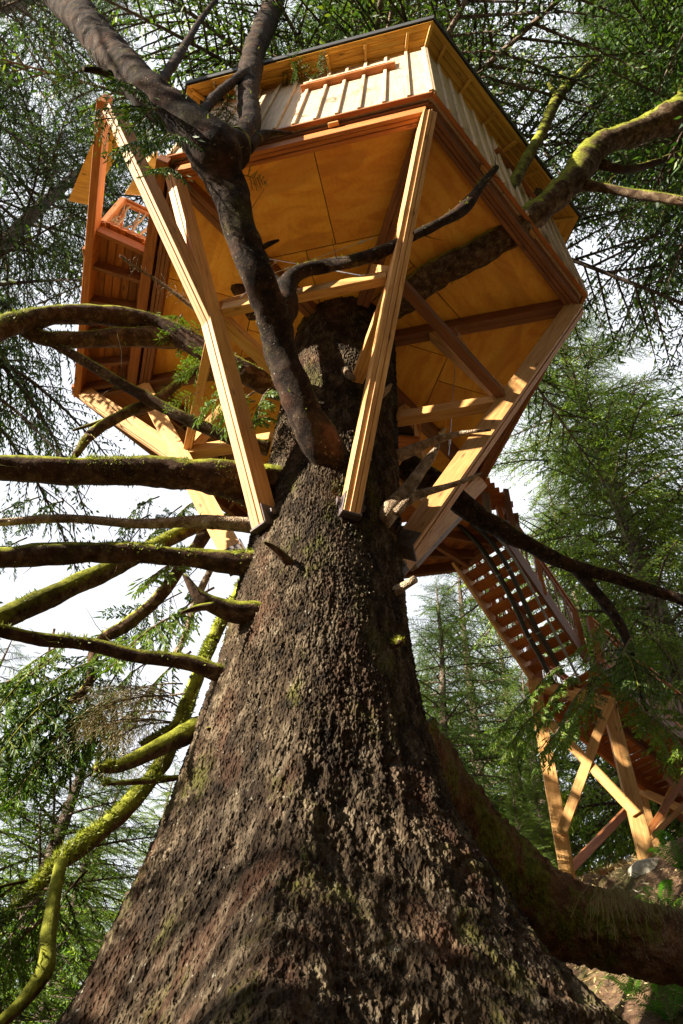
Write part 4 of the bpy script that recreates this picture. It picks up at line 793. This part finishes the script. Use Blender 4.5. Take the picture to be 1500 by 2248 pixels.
for a_ in [(0, 735, 60, 1.5, -60, -80, .5), (0, 720, 130, 1.5, 170, -60, .4), (3, 600, 120, 1.7, 20, -20, .7), (3, 590, 60, 1.7, 30, -10, .8), (0, 640, 150, 1.6, 0, -60, .4)]: spray('fork2', SP[a_[0]], *a_[1:])
for a_ in [(1, 400, 690, 3.4, 120, 50, .8), (1, 420, 720, 3.4, 90, 30, .8), (2, 470, 720, 3.5, 180, -20, .55), (1, 500, 770, 3.6, 170, -30, .8), (2, 540, 800, 3.6, 200, -60, .6), (1, 560, 860, 3.6, 180, -60, .9), (1, 600, 850, 3.6, 220, -70, .9), (1, 520, 860, 3.6, 190, -50, .8), (2, 470, 800, 3.6, 180, -30, .4), (1, 590, 920, 3.6, 250, -50, .7)]: spray('l1', SP[a_[0]], *a_[1:])
for a_ in [(1, 560, 880, 3.7, 200, -50, .8), (2, 440, 860, 3.6, 170, -30, .35)]: spray('l2', SP[a_[0]], *a_[1:])
rs_ = np.random.default_rng(3)
for q in range(24):                          # curtain over the stairs
    px = rs_.uniform(1290, 1500); py = rs_.uniform(1420, 1530) if px < 1330 else rs_.uniform(1300, 1580)
    spray('r1', SP[(1, 2, 2, 3)[q % 4]], px, py, rs_.uniform(4.6, 5.6), rs_.uniform(140, 230) if px < 1330 else rs_.uniform(0, 360), rs_.uniform(-65, -20), rs_.uniform(.5, .85), rs_.uniform(-30, 30))
for px, py, az in [(1250, 1530, 190), (1270, 1480, 200), (1300, 1540, 171), (1240, 1460, 200), (1225, 1540, 185), (1285, 1590, 190), (1210, 1500, 179), (1260, 1580, 210)]: spray('r1', SP[1 + (az % 2)], px, py, 6.1 + .1 * (px % 3), az, -35, .95)
for q in range(14): spray('l15', SPD, rs_.uniform(330, 430), rs_.uniform(1500, 1600), rs_.uniform(4.2, 4.8), rs_.uniform(150, 230), rs_.uniform(-30, 15), rs_.uniform(.5, .8), rs_.uniform(-40, 40), 'pale leafless twig fan')
for q in range(10): spray('l10', SP[(0, 3)[q % 2]], rs_.uniform(60, 300), rs_.uniform(1400, 1640), 5.6, rs_.uniform(120, 250), rs_.uniform(-60, -10), rs_.uniform(.8, 1.3))
for q in range(8): spray('l11', SP[q % 4], rs_.uniform(0, 200), rs_.uniform(1900, 2030), 3.9, rs_.uniform(120, 250), rs_.uniform(-60, -10), rs_.uniform(.5, .9))

for px, py, y, az in [(470, 1290, 5.6, 200), (440, 1340, 5.6, 230), (400, 1300, 5.6, 180), (360, 1400, 5.6, 210), (420, 1430, 5.4, 160), (330, 1450, 5.6, 190), (280, 1400, 5.6, 240), (230, 1450, 5.6, 170), (180, 1400, 5.5, 200), (130, 1440, 5.5, 180), (250, 1530, 5.6, 220), (180, 1560, 5.6, 150), (100, 1600, 5.5, 200), (400, 1240, 5.6, 250), (350, 1290, 5.6, 140), (120, 1380, 5.5, 100), (60, 1480, 5.5, 190), (300, 1560, 5.6, 180)]:
    spray('l10', SP[(1, 2, 2, 0)[(px + py) // 10 % 4]], px, py, y, az, -45 - px % 20, .8 + (py % 50) / 80, (px % 60) - 30)
for px, py, az in [(350, 1090, 200), (400, 1110, 170), (440, 1100, 240), (330, 1130, 190), (380, 1150, 220), (90, 1090, 200), (30, 1110, 180), (140, 1100, 210), (60, 1180, 190)]: spray('l4', SP[(0, 3)[px % 2]], px, py, 5.0, az, -55, .8)
# ---- ground plants
def ground_hit(px, py):
    v = ray(px, py); v = v / np.linalg.norm(v)
    for d in np.arange(2.5, 60, .03):
        p = EYE + v * d
        if p[2] < ground_m(p[0], p[1]): return p
    return p
def fern_mesh(seedv):
    r = np.random.default_rng(seedv); L = .75; V, F = [], []
    n = 30
    for i in range(n + 1):
        t = i / n; x = L * t * (1 - .15 * t); z = .42 * L * math.sin(t * 2.3) - .12 * t * t; c = np.array([x, 0, z]); t2 = t + 1 / n; c2 = np.array([L * t2 * (1 - .15 * t2), 0, .42 * L * math.sin(t2 * 2.3) - .12 * t2 * t2]); k = len(V); V += [c + [0, .004, 0], c - [0, .004, 0], c2 - [0, .003, 0], c2 + [0, .003, 0]]; F.append((k, k + 1, k + 2, k + 3))
        l = .13 * math.sin(min(1, (t + .12) * 1.05) * math.pi) ** .7 + .008
        for s in (-1, 1):
            tip = c + np.array([l * .35, s * l, -.15 * l + r.normal() * .006]); m = (c + tip) / 2 + [.010, 0, .006]; m2 = (c + tip) / 2 - [.010, 0, -.006]; k = len(V); V += [c, m, tip, m2]; F.append((k, k + 1, k + 2, k + 3))
    return mesh_np('frond', V, F, M_FERN)
FM = [fern_mesh(i) for i in range(3)]
def fern(px, py, s, label, n=11, seedv=0, group='sword ferns on the bank'):
    p = ground_hit(px, py); e = empty('fern', p - [0, 0, .03], label, 'fern', group); r = np.random.default_rng(seedv)
    for i in range(n):
        o = bpy.data.objects.new('frond', FM[i % 3]); COL.objects.link(o); o.parent = e; o.rotation_euler = (r.normal() * .15, -r.uniform(-.1, .5), i * 6.283 / n + r.normal() * .25); k = s * r.uniform(.7, 1.1); o.scale = (k, k, k)
fern(1490, 2150, 1.0, 'largest fern, at the bottom right edge', 13, 1); fern(1390, 2185, .6, 'small fern left of the largest one', 9, 2); fern(1460, 2010, .7, 'fern just under the concrete footing', 9, 3); fern(1290, 1893, .8, 'fern between the two trestle posts', 9, 4); fern(1235, 1880, .7, 'fern left of the nearer trestle post', 9, 5); fern(1500, 1900, .8, 'fern at the right edge by the trestle', 9, 6)
fern(1340, 2125, .6, 'low fern beside the fallen branch', 9, 11); fern(1425, 2130, .8, 'fern between the fallen branch and the right edge', 11, 12); fern(1500, 2075, .8, 'fern at the right edge below the footing', 9, 13)
fern(1180, 1850, .8, 'pale fern above the shaded root', 9, 7); fern(1475, 2235, .8, 'fern in the bottom right corner', 9, 8)
def shrub_mesh(seedv, n=900):
    r = np.random.default_rng(seedv); c = r.normal(size=(26, 3)) * [.32, .32, .22] + [0, 0, .45]; P0 = c[r.integers(0, 26, n)] + r.normal(size=(n, 3)) * .09; D = r.normal(size=(n, 3)) + [0, 0, .3]; D /= np.linalg.norm(D, axis=1)[:, None]
    return kites(P0, D, .07 + .05 * r.random(n), .018 + .012 * r.random(n), r), c
SM = []
for i in range(2):
    (V, F), c = shrub_mesh(i); SM.append((mesh_np('leaves', V, F, M_SHRUB), mesh_np('stems', *thin_stems([(np.zeros(3), q, .3) for q in c], .006), M_BARE)))
for i, (px, py, s, lab) in enumerate([(1085, 1800, 1.5, 'bright leafy shrub nearest the big trunk'), (1130, 1835, 1.0, 'low bright leafy shrub on the bank'), (1200, 1860, 1.0, 'bright leafy shrub at the foot of the trestle post'), (1330, 1870, .7, 'little leafy shrub between the trestle posts')]):
    p = ground_hit(px, py); e = empty('shrub', p, lab, 'shrub', 'leafy shrubs on the bank'); e.scale = (s, s, s); e.rotation_euler = (0, 0, i * 1.3)
    for nm, me in zip(('leaves', 'stems'), SM[i % 2]): o = bpy.data.objects.new(nm, me); COL.objects.link(o); o.parent = e
# dry grass hanging over the root, forest litter
r = np.random.default_rng(5); V, F = [], []
for q in range(190):
    cl = q % 5; px = (1325, 1345, 1370, 1420, 1470)[cl] + r.normal() * (9, 14, 16, 26, 22)[cl]; b = at_y(px, 1945 + (px - 1290) * .24 + abs(r.normal()) * 7, 4.62); L = abs(r.normal()) * (.17, .13, .08, .05, .05)[cl] + .03
    s = np.array([r.normal() * .7, -.3 - .3 * r.random(), 0.]); cv = r.normal() * .5; P = [b + s * L * (t + cv * t * t * .4) + np.array([cv * .3 * L * t * t, 0, .07 * math.sin(t * 3) * r.random() - L * t * t * 1.2]) for t in (0, .35, .7, 1)]
    w = np.array([.0018, 0, 0]); k = len(V)
    for p in P: V += [p - w, p + w]
    F += [(k, k + 1, k + 3, k + 2), (k + 2, k + 3, k + 5, k + 4), (k + 4, k + 5, k + 7, k + 6)]
tag(put('dry_grass', mesh_np('dry_grass', V, F, M_GRASS)), 'tuft of dry straw coloured grass hanging over the root', 'grass', kind='stuff')
n = 26000; X = r.uniform(1.5, 8, n); Y = r.uniform(2.5, 12, n); B = np.stack([X, Y, ground_m(X, Y) + .03 + r.random(n) * .05], 1); D = r.normal(size=(n, 3)) * [1, 1, .35]; D /= np.linalg.norm(D, axis=1)[:, None]; V, F = kites(B, D, r.uniform(.02, .11, n), r.uniform(.002, .011, n), r)
tag(put('forest_litter', mesh_np('forest_litter', V, F, M_DEAD)), 'fallen twigs and brown leaves covering the bank', 'litter', kind='stuff')
g0 = [ground_hit(*p) + [0, 0, .06] for p in ((1215, 2075), (1270, 2085), (1330, 2098), (1400, 2105))]; C = catmull(np.hstack([np.array(g0), np.array([[.018], [.024], [.026], [.016]])]), .03); V, F = tube_arrays(C, 8, .15, 4)
o = put('fallen_branch', mesh_np('fallen_branch', V - C[0, :3], F, M_BARE, True), None, Matrix.Translation(Vector(C[0, :3]))); tag(o, 'pale fallen branch lying on the soil beside the ferns', 'branch')
